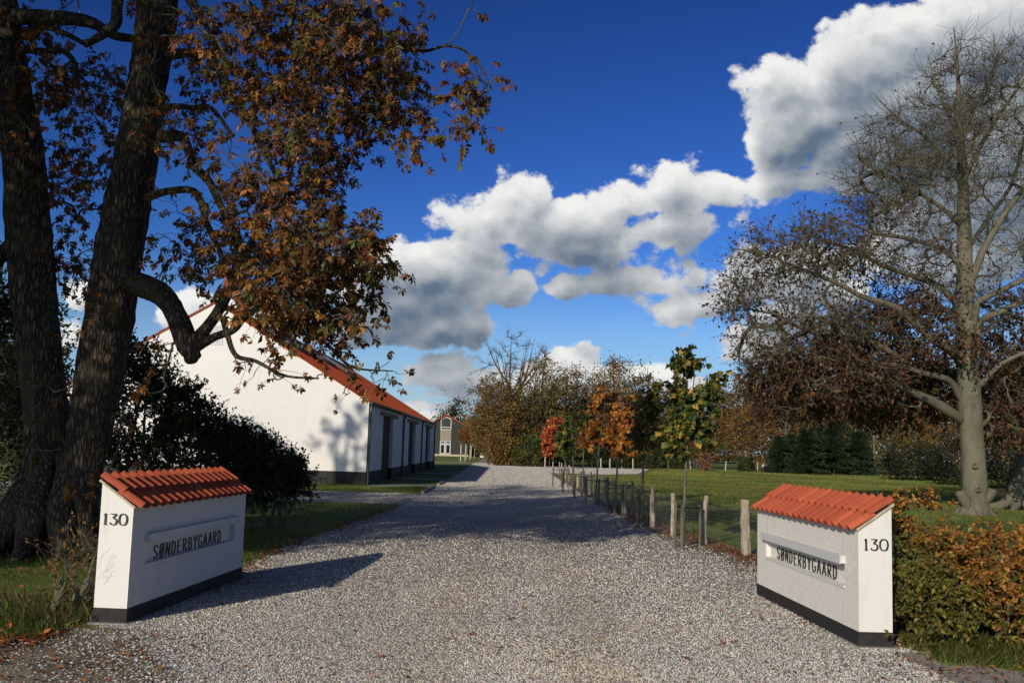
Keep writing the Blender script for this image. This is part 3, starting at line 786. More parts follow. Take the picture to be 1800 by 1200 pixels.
# ------------------------------------------------------------------ vegetation
M_leaf = leafmat('autumn_leaf', .35)
M_leaf_dark = leafmat('evergreen_leaf', .12, .55, .2)
M_dryleaf = leafmat('dry_leaf', .15, .7, .1)
M_bark = barkmat('chestnut_bark', (.030, .023, .017), (.175, .132, .095), (.065, .068, .036), 13.0, True, .8, .04)
M_beech = barkmat('beech_bark', (.075, .066, .044), (.155, .138, .098), (.11, .125, .07), 2.2, False, .25, .03)
M_twig = barkmat('twig_bark', (.05, .045, .032), (.13, .115, .085), (.085, .095, .045), 5.0, False, .3, .01)
M_trunk = barkmat('woodland_bark', (.05, .045, .038), (.16, .145, .12), None, 4.0, True, .6, .03)

CHEST = [(4, (.200, .082, .024)), (3, (.135, .055, .018)), (2, (.30, .125, .035)), (2, (.115, .085, .022)), (1.4, (.085, .080, .022)), (.6, (.33, .18, .045))]
BEECH = [(4, (.095, .042, .022)), (3, (.135, .062, .026)), (2, (.060, .032, .018)), (1.5, (.060, .052, .020)), (.7, (.20, .10, .035))]
GREEN = [(5, (.045, .070, .016)), (2, (.075, .090, .020)), (1.3, (.17, .15, .03)), (.9, (.30, .21, .038))]

def leaf_parts(parent, shape, cols, pos, Rm, sc, seed, name='leaf', mat_=None):
    """the leaves one can pick apart: an object each, sharing six meshes"""
    r = rg(seed); ms = []
    for i in range(6):
        sh = shape[i] if isinstance(shape, list) else shape; k = MB(); k.add(sh[0], sh[1], palette(r, 1, cols)[0]); m = k.mesh(name); m.materials.append(mat_ or M_leaf); ms.append(m)
    loc = Vector(parent.location)
    for p, R_, s in zip(pos, Rm, sc):
        o = bpy.data.objects.new(name, ms[int(r.integers(6))]); C.objects.link(o); o.parent = parent
        M = Matrix([list(x) for x in R_]).to_4x4() @ Matrix.Diagonal((s, s, s, 1)); M.translation = Vector(p) - loc
        o.matrix_local = M

def displaced_limb(mb, p, r, sides, amp, seed, flare=None):
    """a trunk with an uneven, furrowed outline"""
    rn = rg(seed); n = len(p); T = nrm(np.gradient(p, axis=0)); ref = np.array((0, 1, 0.)) if abs(T[0][2]) > .5 else np.array((0, 0, 1.))
    A = nrm(np.cross(np.broadcast_to(ref, T.shape), T)); B = np.cross(T, A)
    th = np.arange(sides) * 2 * math.pi / sides
    rad = np.repeat(r[:, None], sides, 1)
    for kf in range(7):
        f = rn.integers(2, 11); ph = rn.uniform(0, 6.28); sl = rn.normal(0, .08)
        rad = rad * (1 + amp * .5 / math.sqrt(f) * np.sin(f * th[None] + ph + sl * np.arange(n)[:, None]))
    rad = rad * (1 + rn.normal(0, amp * .12, rad.shape))
    if flare: rad[:len(flare)] *= np.array(flare)[:, None] if np.ndim(flare) == 1 else flare
    V = p[:, None] + rad[..., None] * (A[:, None] * np.cos(th)[None, :, None] + B[:, None] * np.sin(th)[None, :, None])
    idx = np.arange(n * sides).reshape(n, sides); a, b = idx[:-1], idx[1:]
    mb.add(V.reshape(-1, 3), np.stack([a, np.roll(a, -1, 1), np.roll(b, -1, 1), b], -1).reshape(-1, 4))
    mb.add(V[-1], np.array([list(range(sides))]))

def plimb(tr, pts, m=6, grow=True):
    """limb surveyed in the photo: (x, y, distance, radius in pixels)"""
    w = [at(x, y, Y) for x, y, Y, _ in pts]; rad = [q[3] * q[2] / F_PX * (tr.wk if hasattr(tr, 'wk') else 1) for q in pts]
    return tr.limb(w, rad, m, grow)

# ---- the horse chestnut
ch = thing('horse_chestnut', 'large twin trunked horse chestnut with brown autumn leaves behind the shaded gate wall', 'tree', (-6.85, 15.3, 0))
tr = Tree(21)
tr.wk = .85
A_ = plimb(tr, [(70, 985, 15.3, 70), (72, 940, 15.4, 52), (75, 850, 15.5, 44), (80, 740, 15.6, 42), (68, 620, 15.6, 43), (55, 500, 15.6, 43), (45, 380, 15.6, 41), (38, 260, 15.5, 39), (20, 140, 15.5, 36), (2, 20, 15.5, 33), (-20, -120, 15.4, 30), (-40, -400, 15.2, 20)])
B_ = plimb(tr, [(128, 978, 15.0, 56), (134, 930, 15.0, 42), (142, 840, 15.0, 38), (160, 740, 15.0, 43), (176, 640, 15.0, 46), (193, 540, 14.9, 46), (208, 440, 14.9, 44), (226, 340, 14.9, 43), (243, 250, 14.8, 42), (256, 160, 14.8, 36), (268, 80, 14.7, 36), (276, 0, 14.7, 38), (283, -120, 14.6, 34), (280, -420, 14.4, 22)])
# broken stub limb and its branches over the barn gable
L1 = plimb(tr, [(215, 490, 14.8, 26), (258, 505, 14.5, 25), (288, 522, 14.3, 24), (310, 556, 14.1, 23), (324, 592, 14.0, 25), (335, 618, 13.95, 21), (334, 636, 13.9, 12)])
L2 = plimb(tr, [(338, 606, 14.0, 20), (356, 585, 13.9, 14), (378, 556, 13.8, 12), (398, 520, 13.7, 11), (412, 480, 13.7, 9), (440, 430, 13.6, 7), (470, 360, 13.5, 5)])
L3 = plimb(tr, [(345, 610, 14.0, 12), (378, 592, 13.8, 9), (410, 580, 13.7, 8), (432, 556, 13.6, 7), (462, 541, 13.5, 6), (520, 560, 13.4, 5), (580, 610, 13.3, 3.5), (620, 645, 13.2, 2.4), (690, 652, 13.1, 1.2)])
L4 = plimb(tr, [(392, 560, 13.75, 7), (400, 590, 13.7, 6), (415, 625, 13.6, 5), (450, 635, 13.5, 4), (500, 660, 13.4, 3), (560, 665, 13.3, 2)])
L5 = plimb(tr, [(285, 240, 14.6, 13), (318, 240, 14.2, 11), (330, 262, 14.0, 10), (345, 295, 13.9, 9), (368, 320, 13.8, 8), (392, 370, 13.7, 7), (420, 420, 13.6, 5), (450, 470, 13.5, 3)])
L6 = plimb(tr, [(262, 345, 14.8, 10), (295, 336, 14.5, 8), (335, 334, 14.2, 8), (352, 352, 14.1, 8), (362, 388, 14.0, 7), (385, 440, 13.9, 6), (400, 480, 13.8, 4)])
L7 = plimb(tr, [(296, 98, 14.6, 11), (350, 92, 14.2, 10), (378, 108, 14.0, 9), (395, 150, 13.9, 8), (430, 200, 13.8, 6), (470, 280, 13.6, 5), (520, 360, 13.5, 4)])
L8 = plimb(tr, [(300, -60, 14.6, 14), (340, 10, 14.2, 10), (352, 34, 14.1, 9), (374, 45, 14.0, 8), (378, 82, 13.9, 7), (420, 130, 13.8, 5), (480, 170, 13.6, 4)])
L9 = plimb(tr, [(300, -200, 14.5, 22), (420, -160, 13.8, 16), (540, -90, 13.2, 12), (620, -20, 12.8, 10), (650, 34, 12.6, 9), (655, 54, 12.6, 8), (690, 66, 12.5, 8), (712, 88, 12.5, 6)])
L10 = plimb(tr, [(690, 68, 12.5, 6), (740, 90, 12.4, 4), (785, 81, 12.3, 3), (818, 90, 12.2, 2.6), (845, 118, 12.2, 2), (862, 150, 12.1, 1.5)])
L11 = plimb(tr, [(540, -90, 13.2, 9), (510, -20, 13.1, 8), (520, 30, 13.0, 7), (560, 60, 12.9, 5), (600, 120, 12.8, 4), (610, 180, 12.8, 3)])
L12 = plimb(tr, [(30, 30, 15.4, 20), (60, 30, 15.2, 17), (110, 32, 15.1, 15), (160, 40, 15.0, 12), (200, 62, 14.9, 9), (232, 68, 14.9, 8)])
L13 = plimb(tr, [(45, 60, 15.4, 10), (80, 48, 15.2, 7), (120, 62, 15.1, 6), (150, 78, 15.0, 5)])
L14 = plimb(tr, [(40, 85, 15.4, 10), (70, 90, 15.2, 7), (110, 90, 15.1, 6), (132, 112, 15.0, 6), (136, 140, 15.0, 5), (144, 170, 15.0, 3)])
L15 = plimb(tr, [(214, -40, 15.0, 13), (206, 10, 14.7, 12), (204, 40, 14.6, 12), (186, 58, 14.4, 10), (160, 74, 14.2, 7), (150, 82, 14.1, 3)], grow=False)
L16 = plimb(tr, [(250, 200, 14.6, 10), (300, 188, 14.3, 7), (340, 190, 14.1, 6), (370, 190, 14.0, 5), (410, 240, 13.9, 4)])
L17 = plimb(tr, [(-20, 470, 15.5, 14), (10, 440, 15.6, 14), (30, 420, 15.6, 14)], grow=False)
k = MB()
nf = len(A_)
displaced_limb(k, *tr.limbs[0], 22, .22, 3); displaced_limb(k, *tr.limbs[1], 22, .22, 4)
for i, (p_, r_) in enumerate(tr.limbs[2:]): displaced_limb(k, p_, r_, 10, .16, 10 + i)
# root buttresses
rr = rg(8)
for (x, y, dx, dy) in ((-7.5, 15.2, -.8, -.5), (-7.3, 15.0, -.5, -.9), (-6.9, 14.7, .1, -.8), (-6.45, 14.7, .4, -.55), (-6.3, 14.9, .9, -.2), (-7.7, 15.5, -.9, .2)):
    p_ = catmull([(x - dx * .5, y - dy * .4 + .2, 1.5), (x - dx * .12, y - dy * .1, .62), (x + dx * .25, y + dy * .25, .20), (x + dx * .8, y + dy * .8, -.05)], 5); displaced_limb(k, p_, np.interp(np.linspace(0, 1, len(p_)), [0, .3, 1], [.10, .24, .07]), 12, .16, 60 + int(abs(dx) * 90))
obj('trunk', k, M_bark, ch, smooth=True, world=True)

def pix_ell(rng, lst):
    out = []
    for (x, y, rx, ry, Y, rY, n) in lst:
        c = at(x, y, Y); out.append(ellipsoid(rng, c, (rx * Y / F_PX, rY, ry * Y / F_PX), n, .15))
    return np.concatenate(out)
r = rg(31)
dense = pix_ell(r, [(480, 370, 100, 160, 13.5, 2.0, 84), (530, 250, 60, 100, 13, 1.6, 40), (560, 445, 80, 75, 13, 1.6, 52), (645, 445, 42, 50, 12.8, .9, 18), (600, 560, 45, 40, 12.8, .8, 10), (510, 520, 95, 50, 13, 1.4, 42), (580, 545, 45, 35, 12.8, .9, 13),
                    (440, 470, 50, 50, 13.6, 1.2, 14), (470, 100, 110, 95, 13, 1.8, 52), (590, 110, 70, 100, 12.6, 1.6, 40), (690, 70, 60, 70, 12.4, 1.0, 20), (560, 20, 150, 50, 12.6, 1.6, 30), (640, 190, 50, 55, 12.6, .8, 16), (700, 165, 42, 40, 12.4, .8, 9),
                    (830, 160, 32, 42, 12.1, .4, 9), (828, 215, 14, 12, 12.1, .2, 2), (705, 232, 18, 12, 12.3, .2, 3), (722, 185, 14, 10, 12.3, .2, 2),
                    (150, 250, 75, 150, 16, 1.8, 66), (120, 120, 90, 80, 16, 1.8, 28), (110, 430, 45, 90, 16.6, 1.2, 20), (330, 190, 35, 130, 14, 1.6, 18), (340, 60, 45, 50, 14, 1.6, 12), (330, 420, 40, 80, 14.2, 1.0, 10), (20, 60, 50, 50, 16, 2, 10), (370, 460, 40, 50, 14, 1, 8)])
sparse = pix_ell(r, [(500, 630, 100, 45, 13.2, 1.0, 18), (610, 680, 22, 40, 13.1, .6, 6), (670, 655, 34, 24, 13.0, .5, 8), (460, 660, 40, 40, 13.4, .6, 7), (225, 790, 80, 120, 14.2, .5, 16), (90, 700, 60, 160, 14.9, .3, 12), (190, 560, 60, 60, 14.2, .3, 8), (270, 640, 40, 60, 13.6, .5, 7), (780, 210, 30, 40, 12.2, .3, 3), (840, 10, 20, 8, 12.2, .4, 2)])
out_ = np.concatenate([ellipsoid(r, (-6, 12.5, 11.5), (6, 5.5, 3.8), 200, .1), ellipsoid(r, (-9.8, 14, 8), (2.4, 4, 4), 60, .1), ellipsoid(r, (-4.6, 9.5, 8.6), (3.0, 3.0, 1.6), 50, .1)])
tr.grow(np.concatenate([dense, out_]), n=5, sag=.02, jit=.06)
ns = len(tr.paths)
tr.grow(sparse, n=5, sag=.05, jit=.06)
Q = np.array(tr.paths); RR = tr.radii(.0055, .46, .09)
k = MB(); tubes(k, Q, RR, 5)
tw = tr.twigs(5, .2, .6, .95, .12, -.05, .25, 5, Q[:ns]); tw2 = tr.twigs(1, .15, .4, .8, .1, 0, .4, 5, Q[ns:])
tubes(k, tw, np.broadcast_to(np.linspace(.0045, .0018, 5), tw.shape[:2]), 3); tubes(k, tw2, np.broadcast_to(np.linspace(.004, .0016, 5), tw2.shape[:2]), 3)
obj('branches', k, M_twig, ch, smooth=True, world=True)
p1, d1 = along(r, tw, 4, .45); p2, d2 = along(r, tw2, 3, .4)
pos = np.concatenate([p1, p2]); dd = np.concatenate([d1, d2]); keep = r.random(len(pos)) < np.where(np.arange(len(pos)) < len(p1), .66, .75); pos, dd = pos[keep], dd[keep]
D = nrm(dd * .5 + r.normal(0, .45, pos.shape) + np.array((0, 0, -.75))); Rm = frames(D, r, np.array((0, -.6, 1.0)) + r.normal(0, .6, pos.shape)); sc = r.uniform(.075, .15, len(pos))
def big_first(pos, sc, n=300):
    d = np.linalg.norm(pos - np.array((0, 0, EYE)), axis=1); px = pos[:, 0] / pos[:, 1]; pz = (pos[:, 2] - EYE) / pos[:, 1]
    vis = (abs(px) < .5) & (pz < .42); q = np.where(vis, sc / d, 0); return np.argsort(-q)[:n]
# the leaves out on the sunlit tips are the largest in view
tips = pos[:, 0] > -2.8
bf = big_first(pos, sc * np.where(tips, 1.5, 1.0), 300); m = np.ones(len(pos), bool); m[bf] = False
k = MB(); scatter_mix(k, PALMS, pos[m], Rm[m], sc[m], palette(r, m.sum(), CHEST, .28), r); tag(obj('crown', k, M_leaf, ch, world=True), kind='stuff')
leaf_parts(ch, PALMS, CHEST, pos[bf], Rm[bf], sc[bf] * 1.08, 4)

# ---- the big beech on the paddock
be = thing('beech_tree', 'tall grey barked beech with bare top and brown lower leaves beside the paddock', 'tree', (16.1, 34.8, 0))
tr = Tree(22); Y0 = 34.8
tr.wk = .80
T_ = plimb(tr, [(1715, 908, Y0, 38), (1715, 885, Y0, 29), (1712, 830, Y0, 27), (1708, 770, Y0, 25), (1704, 700, Y0, 25), (1700, 630, Y0, 23), (1697, 560, Y0, 20), (1696, 490, Y0, 17), (1695, 420, Y0, 15), (1693, 350, Y0, 12), (1692, 280, Y0, 9), (1686, 210, Y0, 6.5), (1684, 140, Y0, 4), (1680, 85, Y0, 2.2), (1676, 48, Y0, 1)])
LB = [
 [(1692, 738, Y0, 12), (1668, 722, 34.3, 11), (1640, 705, 34, 10), (1606, 690, 33.5, 8), (1560, 668, 33, 6), (1500, 655, 32.5, 4), (1430, 670, 32, 2)],
 [(1690, 700, Y0, 9), (1672, 672, 34.4, 8), (1650, 662, 34, 7), (1620, 655, 33.6, 6), (1570, 640, 33.2, 4), (1500, 640, 33, 3), (1420, 620, 32.5, 1.5)],
 [(1690, 640, Y0, 8), (1670, 615, 34.4, 9), (1640, 596, 34, 9), (1600, 560, 33.6, 8), (1570, 538, 33.4, 7), (1514, 520, 33.1, 6), (1470, 497, 32.9, 5), (1402, 470, 32.6, 4), (1343, 447, 32.3, 2.8), (1287, 436, 32, 1.2)],
 [(1535, 600, 33.4, 6), (1480, 590, 33, 5), (1414, 579, 32.7, 4), (1364, 552, 32.4, 3), (1324, 545, 32.2, 2.2), (1271, 530, 32, 1)],
 [(1600, 640, 33.8, 6), (1535, 600, 33.4, 6)],
 [(1690, 545, Y0, 7), (1660, 510, 34.5, 7), (1620, 490, 34.3, 6), (1560, 470, 34, 5), (1500, 440, 33.8, 4), (1440, 420, 33.6, 3), (1380, 395, 33.5, 1.5)],
 [(1690, 470, Y0, 6), (1660, 440, 34.6, 6), (1600, 420, 34.4, 5), (1540, 410, 34.2, 4), (1470, 385, 34, 2.5), (1410, 370, 34, 1.2)],
 [(1692, 400, Y0, 6), (1655, 365, 34.8, 5), (1600, 330, 34.8, 4), (1540, 300, 34.8, 3), (1490, 262, 34.8, 1.3)],
 [(1692, 330, Y0, 5), (1665, 285, 34.9, 4.5), (1625, 240, 35, 3.5), (1575, 205, 35, 2.4), (1540, 170, 35, 1.1)],
 [(1690, 262, Y0, 4), (1668, 205, 35, 3.2), (1645, 150, 35, 2.2), (1632, 100, 35, 1.1)],
 [(1692, 240, Y0, 4), (1712, 190, 34.7, 3.4), (1738, 140, 34.6, 2.5), (1760, 95, 34.5, 1.2)],
 [(1694, 320, Y0, 5), (1722, 260, 34.6, 5), (1755, 205, 34.4, 4), (1800, 140, 34.2, 2.5), (1830, 90, 34, 1.2)],
 [(1700, 520, Y0, 8), (1722, 455, 34.4, 8), (1745, 410, 34.2, 7), (1785, 350, 34, 6), (1830, 300, 33.8, 4), (1890, 230, 33.6, 2)],
 [(1712, 610, Y0, 9), (1716, 540, 34.4, 8), (1740, 520, 34.2, 7), (1800, 490, 34, 6), (1880, 440, 34, 4), (1960, 400, 34, 2)],
 [(1716, 640, Y0, 9), (1722, 570, 34.5, 8), (1765, 545, 34.2, 6), (1830, 515, 34, 4), (1900, 490, 34, 2)],
 [(1712, 690, Y0, 7), (1760, 640, 34.2, 5), (1830, 610, 34, 4), (1900, 600, 34, 2)],
 [(1700, 440, Y0, 5), (1740, 380, 36, 5), (1780, 320, 37, 4), (1800, 240, 38, 2)],
 [(1696, 560, Y0, 7), (1640, 540, 37, 6), (1580, 560, 39, 4), (1520, 560, 40, 2)],
 [(1700, 680, Y0, 8), (1650, 640, 38, 6), (1600, 640, 40, 4), (1540, 660, 41, 2)],
]
for q in LB: plimb(tr, q)
k = MB(); p_, r_ = tr.limbs[0]
displaced_limb(k, p_, r_, 20, .10, 31)
for i, (p_, r_) in enumerate(tr.limbs[1:]): displaced_limb(k, p_, r_, 9, .08, 40 + i)
rr = rg(77)
for a in np.arange(.2, 6.28, 1.05):
    dx, dy = math.cos(a + .2), math.sin(a + .2); b = np.array((16.15, 34.8, 0)); L = rr.uniform(.9, 1.4)
    p_ = catmull([b + (dx * .10, dy * .10, 1.0), b + (dx * .30, dy * .30, .36), b + (dx * .52, dy * .52, .08), b + (dx * L * .75, dy * L * .75, -.10)], 5); displaced_limb(k, p_, np.interp(np.linspace(0, 1, len(p_)), [0, .35, 1], [.10, .20, .05]), 10, .1, int(a * 50))
# swollen shoulders and healed branch scars on the bole
for (x, y, dx) in ((1694, 872, -1), (1742, 868, 1)):
    c = at(x, y, Y0 - .35); p_ = catmull([c + (-dx * .30, .25, -.65), c + (dx * -.20, .15, -.32), c + (dx * .00, .10, .0), c + (dx * .09, .08, .12), c + (dx * .10, .08, .14)], 4); r_ = np.interp(np.linspace(0, 1, len(p_)), [0, .4, .75, .95, 1], [.14, .20, .17, .12, .02]); displaced_limb(k, p_, r_, 10, .06, 9)
for (x, y) in ((1716, 818), (1722, 860)):
    c = at(x, y, Y0 - .62); a = np.linspace(0, 2 * math.pi, 15); tubes(k, np.stack([c[0] + .075 * np.cos(a), np.full(15, c[1] + .10), c[2] + .085 * np.sin(a)], -1), np.full(15, .028), 7)
obj('trunk', k, M_beech, be, smooth=True, world=True)
r = rg(41)
upper = pix_ell(r, [(1690, 170, 70, 100, 34.8, 2.2, 120), (1610, 255, 100, 80, 34.8, 2.6, 130), (1760, 200, 80, 130, 34.6, 2.5, 120), (1555, 330, 90, 70, 34.6, 2.6, 110), (1790, 370, 100, 120, 34.5, 3, 110), (1660, 330, 60, 90, 34.8, 2.5, 70), (1860, 250, 60, 150, 34.5, 3, 50)])
mid = pix_ell(r, [(1420, 445, 115, 60, 33.2, 2, 170), (1550, 430, 120, 80, 34, 3, 170), (1325, 485, 60, 60, 32.3, 1.2, 70), (1290, 535, 36, 26, 32, .8, 26), (1440, 560, 120, 50, 33, 2.2, 120), (1340, 605, 55, 42, 32.2, 1.6, 46), (1620, 520, 70, 60, 36, 3, 90), (1780, 520, 80, 90, 34.5, 3.5, 100)])
low = pix_ell(r, [(1560, 590, 120, 70, 35.5, 3.6, 270), (1440, 660, 140, 60, 34.0, 3.2, 290), (1590, 690, 120, 60, 38.5, 3.2, 270), (1480, 715, 150, 28, 36, 3, 90), (1370, 690, 55, 50, 33, 2, 60), (1770, 640, 70, 100, 36.5, 3.5, 200), (1790, 740, 60, 50, 35, 2, 90), (1720, 620, 20, 40, 33.6, .3, 8)])
tr.grow(upper, n=6, sag=-.02, jit=.035, bend=.45); n1 = len(tr.paths)
tr.grow(mid, n=6, sag=-.01, jit=.04, bend=.45); n2 = len(tr.paths)
tr.grow(low, n=6, sag=.04, jit=.04, bend=.45)
Q = np.array(tr.paths); RR = tr.radii(.0120, .47, .14)
k = MB(); tubes(k, Q, RR, 5)
tU = tr.twigs(9, .5, 1.4, .75, -.03, .25, .2, 5, Q[:n1]); tM = tr.twigs(7, .35, 1.0, .8, .02, .1, .2, 5, Q[n1:n2]); tL = tr.twigs(4, .35, .9, .85, .08, 0, .25, 5, Q[n2:])
for t_ in (tU, tM, tL): tubes(k, t_, np.broadcast_to(np.linspace(.0095, .0035, 5), t_.shape[:2]), 3)
obj('branches', k, M_twig, be, smooth=True, world=True)
pu, du = along(r, tU, 1, .5); pm, dm = along(r, tM, 3, .3); pl_, dl = along(r, tL, 8, .15)
ku = r.random(len(pu)) < .10; km = r.random(len(pm)) < .36
pos = np.concatenate([pu[ku], pm[km], pl_]); dd = np.concatenate([du[ku], dm[km], dl])
D = nrm(dd * .7 + r.normal(0, .5, pos.shape) + np.array((0, 0, -.35))); Rm = frames(D, r, np.array((0, -.2, 1.0)) + r.normal(0, .5, pos.shape)); sc = r.uniform(.085, .15, len(pos))
k = MB(); scatter(k, *KITE, pos, Rm, sc * 1.15, palette(r, len(pos), BEECH, .28)); tag(obj('crown', k, M_leaf, be, world=True), kind='stuff')

# leaning second beech at the edge of the paddock
b2 = thing('beech_tree', 'pale leaning beech trunk with spreading roots, at the paddock edge right of the big beech', 'tree', (19.6, 39.5, 0))
tr = Tree(23); tr.wk = .7
plimb(tr, [(1782, 876, 39.3, 22), (1790, 845, 39.4, 16), (1800, 815, 39.5, 14), (1818, 770, 39.6, 13), (1830, 700, 39.7, 12), (1835, 600, 39.8, 10), (1840, 480, 39.8, 7), (1845, 380, 39.8, 3)])
k = MB(); displaced_limb(k, *tr.limbs[0], 16, .12, 5)
for (dx, dy) in ((-1.6, -.3), (-.5, -.6), (.7, -.4), (1.2, .1)):
    b = np.array((20.0, 39.4, 0)); p_ = catmull([b + (dx * .1, dy * .1, .7), b + (dx * .4, dy * .4, .22), b + (dx * .8, dy * .8, .1), b + (dx * 1.2, dy * 1.2, -.05)], 5); displaced_limb(k, p_, np.linspace(.25, .08, len(p_)), 9, .1, 4)
obj('trunk', k, M_beech, b2, smooth=True, world=True)
tr.grow(pix_ell(r, [(1800, 690, 70, 80, 40, 2.5, 90), (1840, 560, 80, 120, 40, 3, 60)]), n=5, jit=.04)
Q = np.array(tr.paths); k = MB(); tubes(k, Q, tr.radii(.01, .48, .12), 5); tw = tr.twigs(5, .4, 1.0, .85, .05, 0, .2, 4, Q); tubes(k, tw, np.broadcast_to(np.linspace(.007, .0035, 4), tw.shape[:2]), 3); obj('branches', k, M_twig, b2, smooth=True, world=True)
pos, dd = along(r, tw, 8, .1); D = nrm(dd * .6 + r.normal(0, .6, pos.shape)); k = MB(); scatter(k, *KITE, pos, frames(D, r), r.uniform(.12, .2, len(pos)), palette(r, len(pos), [(2, (.10, .075, .025)), (1, (.15, .07, .025)), (2, (.06, .06, .02))], .25)); tag(obj('crown', k, M_leaf, b2, world=True), kind='stuff')

# ---- young maples along the drive
def young_maple(x, y, label, ells, cols, seed, nleaf=5, lsz=(.10, .16), picked=0, spire=()):
    r = rg(seed); t = thing('young_maple', label, 'young tree', (x, y, 0), 0, 'young maples planted along the drive'); tr = Tree(seed)
    top = max(at(e[0], e[1] - e[3] * .8, y)[2] for e in ells); cx = np.mean([at(e[0], e[1], y)[0] for e in ells])
    tr.limb([(x, y, 0), (x + .02, y, .8), (x * .75 + cx * .25, y, 1.6), (x * .5 + cx * .5, y, 2.2), (cx, y, (2.2 + top) / 2), (cx + .05, y, top)], [.036, .030, .027, .024, .015, .004], 5, grow=False)
    p_, r_ = tr.limbs[0]; q = p_[:, 2] > 1.5
    tr.P.append(p_[q]); tr.T.append(nrm(np.gradient(p_, axis=0))[q]); tr.own.append(np.full(q.sum(), -1))
    for sp_ in spire:
        c = at(sp_[0], sp_[1], y); b = np.array((cx * .5 + c[0] * .5, y, c[2] - 1.3)); tr.limb([b, (b + c) / 2 + (.02, 0, 0), c], [.012, .007, .002], 5)
    k = MB()
    for (p_, r_) in tr.limbs: displaced_limb(k, p_, r_, 8, .06, seed)
    obj('trunk', k, M_stake, t, smooth=True, world=True)
    tg = np.concatenate([ellipsoid(r, at(e[0], e[1], y), (e[2] * y / F_PX, e[2] * y / F_PX, e[3] * y / F_PX), e[4], .1) for e in ells])
    tr.grow(tg, n=5, sag=-.03, jit=.03); Q = np.array(tr.paths); k = MB(); tubes(k, Q, tr.radii(.004, .45, .014), 4)
    tw = tr.twigs(3, .12, .3, .7, 0, .3, .3, 4, Q); tubes(k, tw, np.broadcast_to(np.linspace(.003, .0015, 4), tw.shape[:2]), 3); obj('branches', k, M_twig, t, smooth=True, world=True)
    pos, dd = along(r, tw, nleaf, .1)
    for sp_ in spire:
        c = at(sp_[0], sp_[1], y); m = 12; h = r.uniform(0, .6, m); pos = np.concatenate([pos, c - np.stack([r.normal(0, .035, m), r.normal(0, .035, m), h], -1)]); dd = np.concatenate([dd, r.normal(0, 1, (m, 3))])
    D = nrm(dd * .4 + r.normal(0, .5, pos.shape) + np.array((0, 0, -.6))); Rm = frames(D, r, np.array((-.2, -.5, 1.0)) + r.normal(0, .5, pos.shape)); sc = r.uniform(*lsz, len(pos)); sc[len(pos) - 12 * len(spire):] *= .62
    z = (pos[:, 2] - pos[:, 2].min()) / max(.1, np.ptp(pos[:, 2])); m = np.ones(len(pos), bool)
    if picked: bf = big_first(pos, sc, picked); m[bf] = False; leaf_parts(t, LOBED, cols, pos[bf], Rm[bf], sc[bf], seed)
    k = MB(); scatter(k, *LOBED, pos[m], Rm[m], sc[m], palette(r, m.sum(), cols, .25)); tag(obj('crown', k, M_leaf, t, world=True), kind='stuff')
ORG = [(4, (.50, .20, .038)), (3, (.42, .12, .03)), (2.5, (.54, .31, .05)), (1, (.24, .14, .03))]
RED = [(4, (.44, .10, .035)), (2, (.34, .065, .028)), (2, (.48, .17, .05))]
OLV = [(4, (.085, .085, .024)), (2, (.13, .10, .028)), (1, (.20, .09, .03)), (1, (.055, .07, .02))]
DGR = [(4, (.045, .072, .018)), (2, (.075, .095, .022)), (.6, (.2, .17, .03))]
young_maple(3.45, 19.7, 'tall young maple with large green and yellowing leaves, nearest of the row along the drive',
            [(1206, 648, 24, 30, 17), (1198, 700, 26, 34, 19), (1224, 720, 30, 32, 19), (1243, 692, 18, 20, 8), (1258, 668, 14, 6, 2), (1205, 760, 36, 24, 22), (1185, 772, 20, 18, 10), (1230, 762, 18, 24, 9), (1206, 803, 10, 8, 2)], GREEN, 101, 6, (.085, .15), 300)
young_maple(3.25, 24.4, 'young maple with thin olive leaves and one bare leader, second along the drive', [(1140, 728, 22, 46, 34), (1132, 770, 22, 24, 18), (1146, 690, 10, 18, 6)], OLV, 102, 6, (.085, .14), 0, [(1144, 652)])
young_maple(3.1, 29.0, 'young maple with orange leaves and two bare spires, third along the drive', [(1100, 752, 34, 36, 36), (1120, 775, 22, 20, 16), (1088, 783, 26, 20, 16), (1098, 715, 20, 18, 10)], ORG, 103, 9, (.075, .12), 0, [(1107, 632), (1088, 656)])
young_maple(2.95, 33.6, 'young maple with a broad rusty orange crown, fourth in the row along the drive', [(1058, 735, 36, 40, 30), (1048, 775, 28, 26, 18), (1075, 770, 24, 24, 12), (1065, 700, 26, 20, 10)], ORG + [(3, (.22, .09, .025))], 104, 11, (.085, .135))
young_maple(2.85, 38.5, 'young maple with a mixed brown and green crown, fifth in the row along the drive', [(1032, 745, 28, 34, 24), (1026, 780, 24, 20, 14)], OLV + [(3, (.05, .07, .02))], 105, 10, (.10, .15))
young_maple(2.85, 44.0, 'young maple with a rounded dark green crown, sixth in the row along the drive', [(1004, 765, 27, 28, 34), (1000, 790, 18, 14, 8), (1008, 742, 16, 12, 8)], DGR, 106, 11, (.11, .17))
young_maple(2.9, 52.0, 'young maple with a green crown tinged yellow, seventh in the row along the drive', [(988, 775, 15, 24, 16), (1015, 772, 12, 22, 8)], DGR + [(3, (.30, .22, .04))], 107, 7, (.18, .26))
young_maple(4.0, 98.0, 'bright red leaved young maple by the far bend of the drive', [(968, 772, 19, 32, 36), (978, 745, 14, 14, 12), (962, 792, 14, 12, 10)], RED, 108, 8, (.25, .38))

